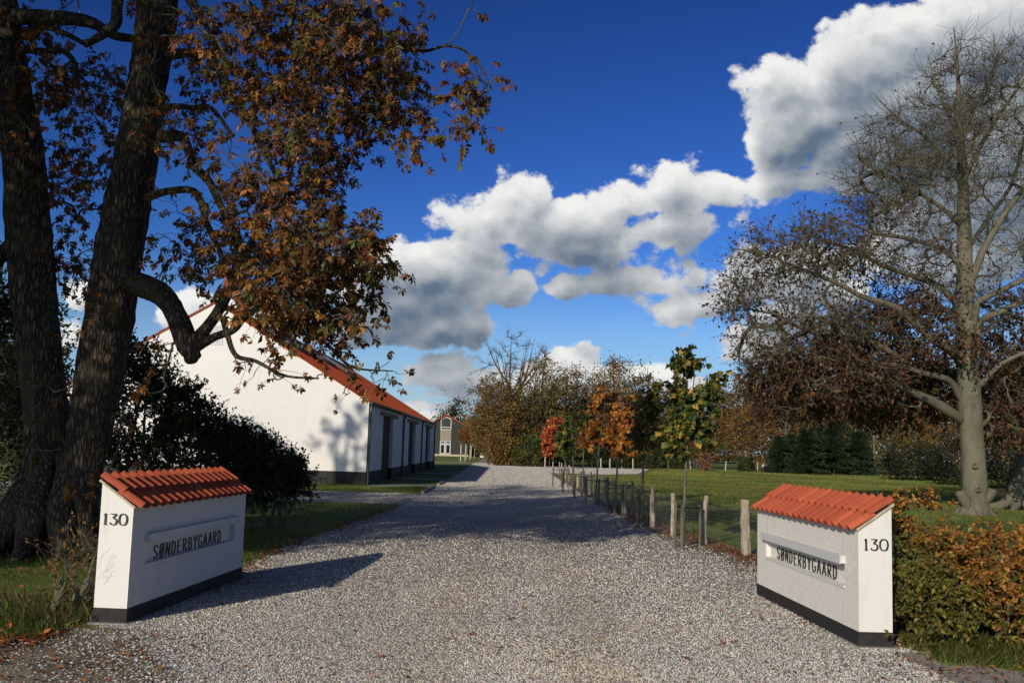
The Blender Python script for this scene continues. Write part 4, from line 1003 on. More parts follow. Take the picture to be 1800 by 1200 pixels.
# ---- stakes and straps round the young maples
def stake(x, y, h, w, m, label, group, lean=0):
    r = rg(int(abs(x * 971 + y * 313))); k = MB(); p_ = np.array([(0, 0, -.1), (0, 0, h * .5), (r.normal(0, .01) + lean, 0, h)]); displaced_limb(k, catmull(p_, 3), np.full(7, w), 8, .05, int(abs(x * 97 + y * 31)))
    o = obj('tree_stake', k, m, None); o.location = (x, y, 0); return tag(o, label, 'stake', group)
def strap(pts, label):
    k = MB(); q = [np.array(p) for p in pts]
    for a, b in zip(q[:-1], q[1:]): tubes(k, np.array([a, (a + b) / 2 - (0, 0, .012), b]), np.full(3, .016), 6, cap=True)
    tag(obj('tree_tie', k, M_strap), label, 'tree tie')
SG = 'stakes round the young maples'
def pz(x, y): g = G(x, y); return g[0], g[1]
a, b, c = pz(1186, 962), pz(1199, 967), pz(1230, 960)
stake(*a, .86, .030, M_stake, 'weathered stake left of the nearest young maple', SG); stake(*b, .86, .038, M_stake, 'dark thick stake in front of the nearest young maple trunk', SG); stake(*c, .80, .032, M_stake, 'grey stake right of the nearest young maple', SG)
strap([(a[0], a[1], .80), (3.45, 19.7, .76), (b[0], b[1], .79), (c[0], c[1], .76)], 'black tie slung between the stakes of the nearest young maple')
a, b, c = pz(1119, 927), pz(1128, 925), pz(1144, 927)
stake(*a, .92, .034, M_stake, 'dark leaning stake left of the olive leaved second maple', SG, .05); stake(b[0] - .05, b[1] - .1, .74, .036, M_stake, 'dark short stake at the foot of the olive leaved second maple', SG); stake(*c, .78, .030, M_post, 'pale stake right of the olive leaved second maple', SG)
strap([(a[0] + .04, a[1], .84), (3.25, 24.4, .82), (c[0], c[1], .72)], 'black tie on the olive leaved second maple')
for (px_, py_, nm) in ((1090, 903, 'third maple with two bare spires'), (1049, 889, 'broad rusty orange fourth maple'), (1027, 877, 'brown and green fifth maple'), (1005, 868, 'rounded dark green sixth maple'), (985, 856, 'yellow tinged seventh maple')):
    g = pz(px_, py_); 
    stake(g[0] - .38, g[1] - .1, .95, .035, M_stake, f'dark stake left of the {nm}', SG); stake(g[0] + .36, g[1] + .1, .95, .035, M_stake, f'dark stake right of the {nm}', SG); stake(g[0] + .02, g[1] - .42, .90, .033, M_stake, f'dark stake in front of the {nm}', SG)
    strap([(g[0] - .38, g[1] - .1, .85), (g[0], g[1] - .04, .83), (g[0] + .36, g[1] + .1, .85)], f'black tie on the {nm}')

# ---- split post and netting fence along the paddock
fp = [(4.39, 18.45, 1.0, .085), (3.97, 20.15, .98, .048), (3.66, 22.1, .94, .046), (3.55, 24.4, .96, .048), (3.5, 26.8, .95, .05), (3.45, 29.4, .95, .05), (3.42, 32.0, .95, .05), (3.4, 35, .95, .05), (3.4, 38.2, .95, .05), (3.4, 41.6, .95, .05), (3.4, 45.2, .95, .05), (3.4, 49, .95, .05), (3.45, 53, .95, .05), (3.5, 57.5, .95, .05), (3.55, 62, .95, .05), (3.6, 67, .95, .05), (3.7, 73, .95, .05)]
fence = thing('wire_fence', 'split post and wire netting fence between the drive and the paddock', 'fence', (4.39, 18.45, 0))
for i, (x, y, h, w_) in enumerate([(4.95, 14.6, .95, .05)] + fp):
    r = rg(300 + i); k = MB(); n = 9; z = np.linspace(-.1, h, n); p_ = np.stack([x + np.cumsum(r.normal(0, .008, n)), y + np.cumsum(r.normal(0, .006, n)), z], -1)
    displaced_limb(k, p_, w_ * (1 + r.normal(0, .07, n)) * np.linspace(1.05, .92, n), 9, .22, 300 + i); obj('post', k, M_post, fence, world=True)
k = MB(); line = [(5.4, 10.6), (4.95, 14.6)] + [(q[0], q[1]) for q in fp]
for (x0, y0), (x1, y1) in zip(line[:-1], line[1:]):
    L = math.hypot(x1 - x0, y1 - y0)
    if y0 > 40: continue
    a = np.array((x0, y0, 0)); b = np.array((x1, y1, 0))
    hz = np.linspace(.04, .86, 12); hp = np.stack([np.stack([a + (0, 0, z), (a + b) / 2 + (0, 0, z - .006), b + (0, 0, z)]) for z in hz]); tubes(k, hp, np.full((12, 3), .0016), 3)
    nv = max(2, int(L / .085)); t = (np.arange(nv) + .5) / nv
    vp = np.stack([np.stack([a + (b - a) * q + (0, 0, .04), a + (b - a) * q + (0, 0, .45), a + (b - a) * q + (0, 0, .86)]) for q in t]); tubes(k, vp, np.full((nv, 3), .0014), 3)
tag(obj('netting', k, M_wire, fence, world=True), kind='stuff')

# ---- hedge of young beeches at the right
hd = thing('beech_hedge', 'knee to chest high beech hedge of green and copper leaves behind the sunlit gate wall', 'hedge', (5.4, 10.5, 0)); r = rg(52)
HH = [(3.98, 10.35, 1.14), (4.05, 10.7, 1.30), (4.4, 10.1, .98), (4.6, 10.8, .95), (4.9, 10.1, .92), (5.05, 10.9, .98), (5.3, 10.3, 1.0), (5.6, 10.9, .98), (5.7, 10.1, .98), (6.0, 10.6, 1.02), (6.3, 10.9, 1.0), (6.5, 10.3, 1.0), (4.0, 9.85, .72), (4.3, 9.6, .68), (4.75, 9.6, .72), (5.2, 9.65, .74), (5.7, 9.6, .78), (6.1, 9.7, .82)]
tr = Tree(52); k = MB()
for (x, y, h) in HH:
    h = h * r.uniform(.9, 1.16); p = tr.limb([(x, y, 0), (x + r.normal(0, .04), y + r.normal(0, .04), h * .5), (x + r.normal(0, .09), y + r.normal(0, .09), h)], [.012, .009, .003], 5)
for p_, r_ in tr.limbs: tubes(k, p_, r_, 5)
tg = np.concatenate([np.stack([x + r.normal(0, .24, 34), y + r.normal(0, .22, 34), np.clip(h * r.uniform(.10, 1.10, 34) ** .8, .1, 2)], -1) for (x, y, h) in HH])
tg = tg[(tg[:, 0] > 3.80) & (tg[:, 1] > 9.3)]
tr.grow(tg, n=4, sag=0, jit=.04); Q = np.array(tr.paths); tubes(k, Q, tr.radii(.0022, .45, .008), 3)
tw = tr.twigs(4, .10, .26, .8, 0, .15, .25, 4, Q); tubes(k, tw, np.broadcast_to(np.linspace(.0018, .0009, 4), tw.shape[:2]), 3); tag(obj('branches', k, M_twig, hd, world=True), kind='stuff')
pos, dd = along(r, tw, 13, .0); pos = pos[(pos[:, 0] > 3.77 + np.clip(.02 * (pos[:, 1] - 9.8), -.1, .1)) | (pos[:, 1] < 9.72)]; n = len(pos)
D = nrm(r.normal(0, .6, pos.shape) + np.array((-.2, -.45, .05))); Rm = frames(D, r, np.array((-.3, -.5, 1.0)) + r.normal(0, .55, pos.shape)); sc = r.uniform(.036, .066, n)
patch = np.sin(pos[:, 0] * 2.6 + 1.0) + np.sin(pos[:, 0] * 5.3 + pos[:, 2] * 4) * .5 + (pos[:, 2] - .5) * 1.9 + r.normal(0, .5, n)
cop = palette(r, n, [(3, (.32, .135, .030)), (3, (.38, .20, .038)), (1.5, (.20, .080, .025))], .22); grn = palette(r, n, [(4, (.125, .118, .024)), (2, (.19, .145, .030)), (1, (.075, .085, .020))], .22)
ht = np.where((patch > .8)[:, None], cop, grn); bf = big_first(pos, sc, 300); m = np.ones(n, bool); m[bf] = False
k = MB(); scatter(k, *KITE, pos[m], Rm[m], sc[m] * 1.15, ht[m]); tag(obj('foliage', k, M_leaf, hd, world=True), kind='stuff')
cb = bf[patch[bf] > .8]; gb = bf[patch[bf] <= .8]
leaf_parts(hd, KITE, [(3, (.30, .115, .028)), (2, (.38, .18, .035)), (2, (.20, .075, .025))], pos[cb], Rm[cb], sc[cb] * 1.15, 7); leaf_parts(hd, KITE, [(4, (.125, .118, .024)), (2, (.19, .145, .030))], pos[gb], Rm[gb], sc[gb] * 1.15, 8)

# ---- shrubs on the left
def shrub(name, label, x, y, ells, cols, seed, nt=60, per=5, nleaf=6, lsz=(.05, .09), m_=None, cat='shrub', group=None, leaf=KITE):
    """ells: (x, y, z, rx, ry, rz, targets)"""
    r = rg(seed); t = thing(name, label, cat, (x, y, 0), 0, group); tr = Tree(seed)
    for i in range(5):
        e = ells[i % len(ells)]; c = np.array(e[:3]) + r.normal(0, .3, 3) * e[3:6]; a = np.array((x + r.normal(0, .15), y + r.normal(0, .15), -.05)); tr.limb([a, (a * .5 + c * .5) + r.normal(0, .1, 3), c], [.04, .03, .01], 5)
    k = MB(); [tubes(k, p_, r_, 6) for p_, r_ in tr.limbs]
    tr.grow(np.concatenate([ellipsoid(r, e[:3], e[3:6], e[6], .3) for e in ells]), n=4, sag=0, jit=.05); Q = np.array(tr.paths); tubes(k, Q, tr.radii(.004, .45, .03), 4)
    tw = tr.twigs(per, .2, .5, .8, 0, .2, .2, 4, Q); tubes(k, tw, np.broadcast_to(np.linspace(.003, .0015, 4), tw.shape[:2]), 3); obj('stems', k, M_twig, t, world=True)
    pos, dd = along(r, tw, nleaf, 0); D = nrm(dd * .6 + r.normal(0, .6, pos.shape)); k = MB(); pos[:, 2] = np.maximum(pos[:, 2], .03)
    scatter(k, *leaf, pos, frames(D, r), r.uniform(*lsz, len(pos)), palette(r, len(pos), cols, .25)); tag(obj('foliage', k, m_ or M_leaf_dark, t, world=True), kind='stuff')
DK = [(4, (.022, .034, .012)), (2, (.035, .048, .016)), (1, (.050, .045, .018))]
def pe(x, y, Y, rx, rz, ry, n): c = at(x, y, Y); return (c[0], c[1], max(c[2], .3), rx * Y / F_PX, ry, rz * Y / F_PX, n)
shrub('evergreen_shrub', 'tall dark evergreen shrub against the barn gable, right of the chestnut trunk', -7.2, 19.5, [pe(240, 720, 19.5, 75, 95, 1.3, 90), pe(250, 640, 19.5, 36, 40, .6, 26), pe(180, 800, 19, 90, 80, 1.2, 50)], DK, 201, per=9, nleaf=11)
shrub('evergreen_shrub', 'dark spreading shrub behind the roof of the shaded gate wall', -5.7, 20.0, [pe(340, 790, 20, 80, 75, 1.3, 90), pe(330, 715, 20, 46, 40, .7, 30), pe(390, 770, 20.5, 46, 40, .8, 30)], DK, 202, per=9, nleaf=11)
shrub('evergreen_shrub', 'low dark shrub where the hedge runs out to the lawn', -4.7, 21.0, [pe(455, 830, 21, 70, 55, 1.2, 80), pe(440, 785, 21, 46, 38, .7, 30), pe(500, 850, 21.5, 50, 40, .8, 36)], DK, 203, per=9, nleaf=11)
shrub('evergreen_shrub', 'dark shrub in shade left of the chestnut trunks', -10.5, 19.0, [pe(-30, 800, 19, 100, 130, 1.5, 90), pe(10, 700, 19.5, 50, 90, 1.0, 40)], DK, 204, per=6, nleaf=8, lsz=(.06, .1))
shrub('evergreen_shrub', 'dark shrub in shade filling the gap behind the twin trunks', -9.0, 21.5, [pe(110, 760, 21.5, 80, 110, 1.2, 90), pe(60, 660, 22, 60, 80, 1.0, 40)], DK, 205, per=6, nleaf=8, lsz=(.06, .1))
shrub('yew_tree', 'dark yew like tree at the far left behind the chestnut', -12.8, 23.5, [pe(-20, 640, 23.5, 70, 150, 2, 120), pe(10, 540, 23.5, 30, 70, 1.2, 40)], DK, 206, per=6, nleaf=8, lsz=(.08, .13), cat='tree')
# a dry sapling and grass clump by the shaded gate wall
shrub('beech_sapling', 'small brown leaved sapling in the grass left of the shaded gate wall', -4.35, 10.1, [(-4.35, 10.1, .35, .14, .14, .26, 22), (-4.2, 10.3, .62, .16, .12, .10, 10)], [(3, (.16, .08, .025)), (2, (.22, .12, .03)), (2, (.10, .08, .025))], 207, per=3, nleaf=4, lsz=(.03, .055), m_=M_dryleaf, cat='sapling')

# ------------------------------------------------------------------ trees beyond the paddock and round the houses
BRN = [(4, (.20, .105, .032)), (2, (.26, .135, .038)), (2, (.15, .105, .032)), (1, (.10, .09, .026))]
OLB = [(4, (.165, .125, .034)), (2, (.20, .125, .034)), (2, (.11, .108, .030)), (1, (.25, .17, .042))]
GRN = [(4, (.050, .066, .018)), (2, (.075, .085, .022)), (1, (.11, .09, .024))]
GRY = [(3, (.10, .085, .045)), (1, (.13, .09, .04))]
FIR = [(4, (.016, .030, .014)), (2, (.026, .042, .018)), (1, (.034, .046, .02))]
WG = 'trees at the far side of the paddock'
def far_tree(px, top, Y, hw, label, cols, seed, nt=90, leaf=40, bot=None, bare=0.0, lsz=None, group=WG, name='woodland_tree', trunkw=.22, clump=.55):
    """px, top: photo column and crown top; hw: half width of the crown in photo pixels"""
    top -= 0 if px < 870 or Y > 150 or px in (905,) else (44 if Y > 100 and px > 970 else 30)
    r = rg(seed); tp = at(px, top, Y); x = tp[0]; H = tp[2]; W = hw * Y / F_PX * 1.1; nt = int(nt * 1.25); leaf = int(leaf * 1.25); bare *= 1.08; zb = max(.25, at(px, bot, Y)[2] * .4) if bot else .4
    t = thing(name, label, 'tree', (x, Y, 0), 0, group); tr = Tree(seed)
    tr.limb([(x, Y, -.2), (x + r.normal(0, .1), Y, H * .3), (x + r.normal(0, .25), Y, H * .6), (x + r.normal(0, .2), Y, H * .93)], [trunkw, trunkw * .8, trunkw * .5, .02], 6)
    for i in range(5 + int(bare * 8)):
        a = r.uniform(0, 6.28); z0 = H * r.uniform(.2, .55); b = np.array((x, Y, z0)); e = np.array((x + math.cos(a) * W * r.uniform(.35, .8), Y + math.sin(a) * W * .7, z0 + (H - z0) * r.uniform(.55, .97)))
        tr.limb([b, b * .45 + e * .55 + (0, 0, -.04 * H), e], [trunkw * .45, trunkw * .28, .015], 6)
    k = MB(); [tubes(k, p_, r_, 6) for p_, r_ in tr.limbs]; obj('trunk', k, M_trunk, t, smooth=True, world=True)
    n1 = nt; d = nrm(r.normal(size=(n1, 3))); rad = r.uniform(.12, 1, (n1, 1)) ** .45; u = d * rad
    zc = (zb + H) / 2; hz = (H - zb) / 2
    shp = 1 - .16 * np.clip(u[:, 2:3], 0, 1)           # narrower towards the top
    tg = np.array((x, Y, zc)) + u * np.array((W, W * .8, hz)) * np.concatenate([shp, shp, np.ones((n1, 1))], 1); tg += r.normal(0, W * .07, tg.shape)
    tr.grow(tg, n=4, sag=-.02, jit=.05); Q = np.array(tr.paths); k = MB(); tubes(k, Q, tr.radii(.018, .48, .2), 4)
    tw = tr.twigs(4 if bare < .3 else 9, W * .08, W * .22, .75, 0, .2, .2, 4, Q); tubes(k, tw, np.broadcast_to(np.linspace(.016, .008, 4), tw.shape[:2]), 3); obj('branches', k, M_trunk, t, world=True)
    ctr = tg; hN = (ctr[:, 2] - zb) / (H - zb)
    keep = r.random(len(ctr)) > bare * np.clip((hN - .25) * 3.4, 0, 1); ctr = ctr[keep]
    m = len(ctr) * leaf; cs = W * .15 * r.uniform(.6, 1.5, (len(ctr), 1)); pos = np.repeat(ctr, leaf, 0) + r.normal(0, 1, (m, 3)) * np.repeat(cs, leaf, 0) * np.array((1, 1, .72)); pos[:, 2] = np.maximum(pos[:, 2], .15)
    lz = lsz or (.0016 * Y, .0028 * Y); tint = palette(r, m, cols, .2) * np.repeat(np.clip(1 + r.normal(0, .25, (len(ctr), 1)), .5, 1.6), leaf, 0)
    k = MB(); scatter(k, *KITE, pos, frames(r.normal(size=(m, 3)), r), r.uniform(*lz, m), np.clip(tint, .004, .9)); tag(obj('crown', k, M_leaf, t, world=True), kind='stuff')
far_tree(905, 580, 112, 78, 'tall tree with a bare grey fan shaped top over brown ivy clad lower growth', OLB, 301, 170, 34, 790, .97, trunkw=.30)
far_tree(862, 650, 118, 34, 'olive brown tree with thin upper twigs, just left of the bare topped tree', OLB, 302, 110, 30, 790, .55)
far_tree(880, 700, 106, 42, 'dense russet tree below and left of the bare topped tree', BRN, 303, 110, 46, 800, 0)
far_tree(950, 668, 109, 55, 'broad brown and olive tree just right of the bare topped tree', OLB, 304, 130, 44, 800, .2)
far_tree(958, 632, 114, 26, 'loose leaved slender olive tree leaning over behind the bare topped tree', OLB, 305, 70, 20, 740, .35)
far_tree(1000, 676, 116, 40, 'brown tree with a flat spreading top behind the red maple', BRN, 306, 100, 36, 800, .2)
far_tree(1040, 684, 122, 38, 'greyish olive tree between the flat topped tree and the domed tree', OLB, 307, 90, 34, 800, .3)
far_tree(1082, 672, 118, 50, 'domed reddish olive tree behind the orange maples', BRN, 308, 130, 42, 800, .1)
far_tree(1140, 684, 124, 42, 'dark olive tree behind the olive leaved second maple', GRN, 309, 100, 38, 800, .15)
far_tree(798, 700, 225, 30, 'rounded green tree behind the red roof of the grey house', GRN, 310, 90, 36, 790, .1)
far_tree(852, 712, 218, 34, 'autumn brown tree right of the grey house roof', BRN, 311, 90, 36, 800, 0)
far_tree(1188, 700, 134, 34, 'brown tree hidden behind the nearest young maple', BRN, 312, 90, 34, 810, .1)
far_tree(1298, 648, 175, 34, 'far bare grey tree right of the nearest young maple', GRY, 313, 90, 14, 790, .8)
far_tree(1250, 706, 128, 40, 'low russet tree right of the nearest young maple', BRN, 314, 100, 40, 812, 0)
far_tree(1320, 690, 122, 44, 'rounded orange brown tree left of the spruces', BRN, 315, 110, 42, 812, 0)
far_tree(1385, 640, 118, 56, 'tall russet tree behind the left spruce', BRN, 316, 130, 42, 812, .05)
far_tree(1470, 622, 124, 66, 'broad dark brown tree behind the spruces', BRN, 317, 140, 40, 812, .05)
far_tree(1570, 640, 118, 66, 'brown and green tree just right of the spruces', OLB, 318, 140, 40, 812, .1)
far_tree(1660, 640, 112, 66, 'dark brown tree behind the bole of the big beech', BRN, 319, 140, 38, 815, .1)
far_tree(1750, 640, 106, 66, 'olive tree right of the bole of the big beech', OLB, 320, 140, 38, 815, .1)
far_tree(1830, 620, 100, 66, 'olive brown tree at the right end of the far tree line', GRN, 321, 130, 38, 815, .1)
far_tree(1215, 716, 190, 46, 'pale brown tree far off beyond the paddock corner', BRN, 322, 80, 34, 800, 0)
far_tree(60, 480, 34, 60, 'dark green tree behind the left chestnut stem', GRN, 323, 130, 44, 850, 0, (.10, .17), 'trees behind the chestnut')
far_tree(-60, 420, 30, 70, 'dark green tree at the far left edge behind the chestnut', GRN, 324, 130, 44, 850, 0, (.10, .17), 'trees behind the chestnut')
# evergreen bushes and undergrowth
def bush(px, top, Y, hw, label, cols, seed, n=70, leaf=46, name='bush', m_=None, group='bushes along the far side', base_y=None):
    r = rg(seed); tp = at(px, top, Y); W = hw * Y / F_PX; H = tp[2]; t = thing(name, label, 'bush', (tp[0], Y, 0), 0, group)
    tr = Tree(seed); 
    for i in range(5): a = r.uniform(0, 6.28); tr.limb([(tp[0], Y, -.1), (tp[0] + math.cos(a) * W * .3, Y + math.sin(a) * W * .3, H * .4), (tp[0] + math.cos(a) * W * .6, Y + math.sin(a) * W * .6, H * .75)], [.06, .04, .01], 4)
    k = MB(); [tubes(k, p_, r_, 5) for p_, r_ in tr.limbs]; obj('stems', k, M_trunk, t, world=True)
    u = nrm(r.normal(size=(n, 3))) * r.uniform(.2, 1, (n, 1)) ** .4; c = np.array((tp[0], Y, H * .46)) + u * (W, W * .9, H * .5) + r.normal(0, W * .06, (n, 3)); m = n * leaf
    pos = np.repeat(c, leaf, 0) + r.normal(0, W * .13, (m, 3)); pos[:, 2] = np.maximum(pos[:, 2], .08)
    k = MB(); scatter(k, *KITE, pos, frames(r.normal(size=(m, 3)), r), r.uniform(.0016 * Y, .0027 * Y, m), palette(r, m, cols, .22) * np.repeat(np.clip(1 + r.normal(0, .25, (n, 1)), .5, 1.5), leaf, 0)); tag(obj('foliage', k, m_ or M_leaf, t, world=True), kind='stuff')
bush(886, 735, 104, 32, 'orange brown clipped bush at the left end of the mass by the drive bend', BRN, 401)
bush(930, 762, 103, 34, 'bright green and yellow bush at the foot of the bare topped tree', [(4, (.075, .095, .020)), (2, (.13, .12, .026)), (1, (.05, .07, .02))], 402)
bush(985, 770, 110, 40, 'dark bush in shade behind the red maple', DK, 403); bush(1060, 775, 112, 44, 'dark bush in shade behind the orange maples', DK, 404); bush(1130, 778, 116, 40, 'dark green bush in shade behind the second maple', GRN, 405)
bush(870, 775, 190, 30, 'dark hedge plant at the end of the path beside the white sack', DK, 406)
bush(1238, 792, 112, 10, 'small pinkish leaved bush by the paddock fence', [(3, (.26, .115, .06)), (1, (.17, .09, .04))], 407, 30, 30)
bush(1310, 800, 113, 16, 'green round bush left of the white tubs', GRN, 408, 40); bush(1190, 800, 118, 24, 'olive bush behind the nearest young maple stem', GRN, 409, 40)
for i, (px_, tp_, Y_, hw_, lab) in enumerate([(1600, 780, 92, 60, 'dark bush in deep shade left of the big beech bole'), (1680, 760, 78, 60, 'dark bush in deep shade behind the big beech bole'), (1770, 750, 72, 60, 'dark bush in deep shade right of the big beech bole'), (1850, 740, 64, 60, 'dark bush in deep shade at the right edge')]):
    bush(px_, tp_, Y_, hw_, lab, [(1, (.013, .020, .008)), (1, (.022, .026, .010))], 410 + i, 90, 50)  # leaf colours darkened: the deep shade round the beech is put into them
for i, (x0, x1, lab) in enumerate([(1365, 1412, 'low weedy bramble along the field fence left of the hay bale'), (1412, 1445, 'low weedy bramble reaching up to the hay bale'), (1470, 1520, 'low weedy bramble right of the hay bale')]):
    bush((x0 + x1) / 2, 813, 117, (x1 - x0) / 2, lab, OLB, 420 + i, 40, 30, 'bramble', None, 'brambles along the field fence')
# spruces
def spruce(px, top, Y, hw, label, seed):
    r = rg(seed); tp = at(px, top, Y); x, H, W = tp[0], tp[2], hw * Y / F_PX; t = thing('spruce_tree', label, 'tree', (x, Y, 0), 0, 'spruces by the paddock')
    k = MB(); tubes(k, np.array([(x, Y, -.1), (x, Y, H * .5), (x, Y, H)]), np.array([.16, .10, .02]), 7); 
    nb = 120; z = np.sort(r.uniform(.03, .98, nb)) * H; a = r.uniform(0, 6.28, nb); L = W * (1 - z / H * .82) * r.uniform(.75, 1.08, nb); s = np.linspace(0, 1, 5)[None]
    P = np.stack([x + np.cos(a)[:, None] * L[:, None] * s, Y + np.sin(a)[:, None] * L[:, None] * s, z[:, None] + L[:, None] * (.12 * s - .34 * s * s + .16 * s ** 4)], -1); P[..., 2] = np.maximum(P[..., 2], .1)
    tubes(k, P, np.broadcast_to(np.linspace(.03, .008, 5), (nb, 5)), 4); obj('trunk', k, M_trunk, t, world=True)
    pos, dd = along(r, P, 90, .1, False); n = len(pos); side = r.normal(0, .16 * W / 2, (n, 3)) * (1, 1, .35); pos = pos + side; pos[:, 2] -= np.abs(r.normal(0, .07, n)); pos[:, 2] = np.maximum(pos[:, 2], .05)
    D = nrm(dd + nrm(side) * .7 + (0, 0, -.35)); k = MB(); scatter(k, KITE[0] * (.55, 1, 1), KITE[1], pos, frames(D, r), r.uniform(.22, .42, n), palette(r, n, FIR, .22)); tag(obj('crown', k, M_leaf_dark, t, world=True), kind='stuff')
spruce(1372, 766, 110, 32, 'small dark spruce at the left of the spruce group', 501); spruce(1396, 762, 113, 40, 'hazy dark spruce behind and between the small left spruce and the broad one', 505); spruce(1442, 750, 114, 40, 'dark spruce behind and between the broad spruce and the tallest one', 506); spruce(1418, 752, 108, 42, 'broad dark spruce second from the left, behind the brambles', 502); spruce(1466, 738, 110, 42, 'tallest dark spruce in the middle of the group', 503); spruce(1508, 756, 112, 36, 'dark spruce at the right of the group behind the pale trunks', 504)
# pale bare trunks in front of the spruces
for px_, lab, w_ in ((1505, 'pale trunk with ivy left of two, under the spruces', .20), (1517, 'pale straight trunk between the ivy clad trunk and the gap, under the spruces', .17), (1537, 'pale thin trunk rightmost under the spruces', .13)):
    g = at(px_, 827, 116); k = MB(); t = thing('conifer_trunk', lab, 'tree', (g[0], 116, 0), 0, 'pale trunks under the spruces'); displaced_limb(k, np.stack([np.full(8, g[0]), np.full(8, 116.), np.linspace(-.1, 7, 8)], -1), np.linspace(w_, w_ * .6, 8), 8, .08, int(px_)); obj('trunk', k, M_beech, t, smooth=True, world=True)
    r = rg(int(px_)); c = ellipsoid(r, (g[0], 116, 7.2), (1.6, 1.4, 2.2), 900, .1); k = MB(); scatter(k, *KITE, c, frames(r.normal(size=c.shape), r), r.uniform(.2, .36, 900), palette(r, 900, FIR, .2)); tag(obj('crown', k, M_leaf_dark, t, world=True), kind='stuff')
# the wood that closes the view, one far-off mass
r = rg(640); k = MB(); n = 70000; az_ = r.uniform(-.20, .62, n); Y_ = r.uniform(205, 240, n); x = az_ * Y_; hh = 10.5 + 1.6 * np.sin(az_ * 31) + 1.2 * np.sin(az_ * 83 + 1) + .8 * np.sin(az_ * 190) + np.where(az_ > .24, 3.0, 0) - np.where(az_ < -.035, 6.5, 0); z = hh * r.uniform(0, 1, n) ** .75
scatter(k, *KITE, np.stack([x, Y_, np.maximum(z, .2)], -1), frames(r.normal(size=(n, 3)), r), r.uniform(.5, 1.0, n), palette(r, n, BRN + OLB + GRN, .25)); tag(obj('far_wood', k, M_leaf), kind='stuff')
# clipped round trees by the path to the grey house
for i, (px_, Y_, lab) in enumerate([(818, 128, 'clipped round headed tree nearest on the path to the grey house'), (826, 146, 'clipped round headed tree in the middle of the path row'), (834, 168, 'clipped round headed tree last in the path row')]):
    r = rg(600 + i); g = at(px_, 800, Y_); x = g[0]; t = thing('round_headed_tree', lab, 'tree', (x, Y_, 0), 0, 'round headed trees along the path'); k = MB(); tubes(k, np.array([(x, Y_, 0), (x, Y_, 1.4), (x + .03, Y_, 2.6)]), np.array([.07, .06, .05]), 7); obj('trunk', k, M_palewood, t, world=True)
    n = 2600; c = np.array((x + .1, Y_, 3.35)) + nrm(r.normal(size=(n, 3))) * r.uniform(.3, 1, (n, 1)) ** .4 * (1.25, 1.2, .98) + r.normal(0, .08, (n, 3)); k = MB(); scatter(k, *KITE, c, frames(r.normal(size=c.shape), r), r.uniform(.14, .26, n), palette(r, n, [(4, (.22, .095, .035)), (2, (.28, .13, .04)), (1, (.14, .07, .025))], .22)); tag(obj('crown', k, M_leaf, t, world=True), kind='stuff')
    o = stake(x - .55, Y_ - .5, 2.1, .09, M_palewood, ['pale tall stake beside the nearest round headed tree', 'pale tall stake beside the middle round headed tree', 'pale tall stake beside the last round headed tree'][i], 'stakes of the round headed trees')
# single posts and objects
def post(px, py, Y, h, w_, m, label, name='post', cat='post', group=None):
    g = at(px, py, Y); r = rg(int(px * 7)); k = MB(); z = np.linspace(-.1, h, 6); displaced_limb(k, np.stack([r.normal(0, .012, 6), np.zeros(6), z], -1), np.full(6, w_), 8, .10, int(px)); o = obj(name, k, m); o.location = (g[0], Y, 0); return tag(o, label, cat, group)
post(867, 816, 105, .86, .12, M_palewood, 'stout pale post at the bend of the drive by the orange brown bush')
for i, px_ in enumerate((958, 972, 1056, 1072)): post(px_, 818, 98 + i, 1.1, .07, M_palewood, ['thin pale post just left of the red maple stem', 'pale post just right of the red maple stem', 'thin pale post at the inner edge of the drive loop behind the orange maples', 'pale post at the inner edge of the drive loop, right of the thin one'][i])
ff = thing('field_fence', 'row of pale posts with thin wire along the far edge of the paddock', 'fence', (27, 118, 0)); fpx = [(1093, 112), (1113, 100), (1140, 122), (1153, 120), (1163, 119), (1175, 118), (1185, 118), (1214, 117), (1275, 117), (1332, 117), (1388, 117), (1444, 117), (1499, 117), (1560, 118), (1640, 119)]
tops = []
for i, (px_, Y_) in enumerate(fpx):
    g = at(px_, 815, Y_); k = MB(); r = rg(700 + i); h = r.uniform(1.0, 1.2); lx_ = r.normal(0, .05); displaced_limb(k, np.array([(g[0], Y_, -.1), (g[0] + lx_ * .5, Y_, h * .5), (g[0] + lx_, Y_, h)]), np.array([.075, .07, .065]), 7, .1, i); obj('post', k, M_palewood, ff, world=True); tops.append((g[0], Y_, h))
k = MB()
for a, b in zip(tops[2:-1], tops[3:]):
    for z in (.4, .75, 1.0): tubes(k, np.array([(a[0], a[1], z), (b[0], b[1], z)]), np.array([.008, .008]), 3)
obj('wire', k, M_wire, ff, world=True)
# hay bale: a stack-shaped straw block with strings
g = at(1457, 826, 115); t = thing('hay_bale', 'tan straw bale block with a stepped top at the paddock edge under the spruces', 'bale', (g[0], 115, 0)); r = rg(9)
M_straw = plain('straw', (.50, .30, .14), .95, .2, 14, .1, .8); k = MB()
for (x0, x1, z1) in ((-.58, .1, .72), (.1, .56, .98)):
    V = [(x, y, z) for z in (0, z1) for x, y in ((x0, -.45), (x1, -.45), (x1, .45), (x0, .45))]; k.add(np.array(V) + r.normal(0, .02, (8, 3)), np.array([(3, 2, 1, 0), (4, 5, 6, 7), (0, 1, 5, 4), (1, 2, 6, 5), (2, 3, 7, 6), (3, 0, 4, 7)]))
obj('straw', k, M_straw, t)
k = MB()
for x in (-.4, -.1, .35): tubes(k, np.array([(x, -.475, -.0), (x, -.475, .7)]), np.array([.012, .012]), 4)
obj('string', k, M_wire, t)
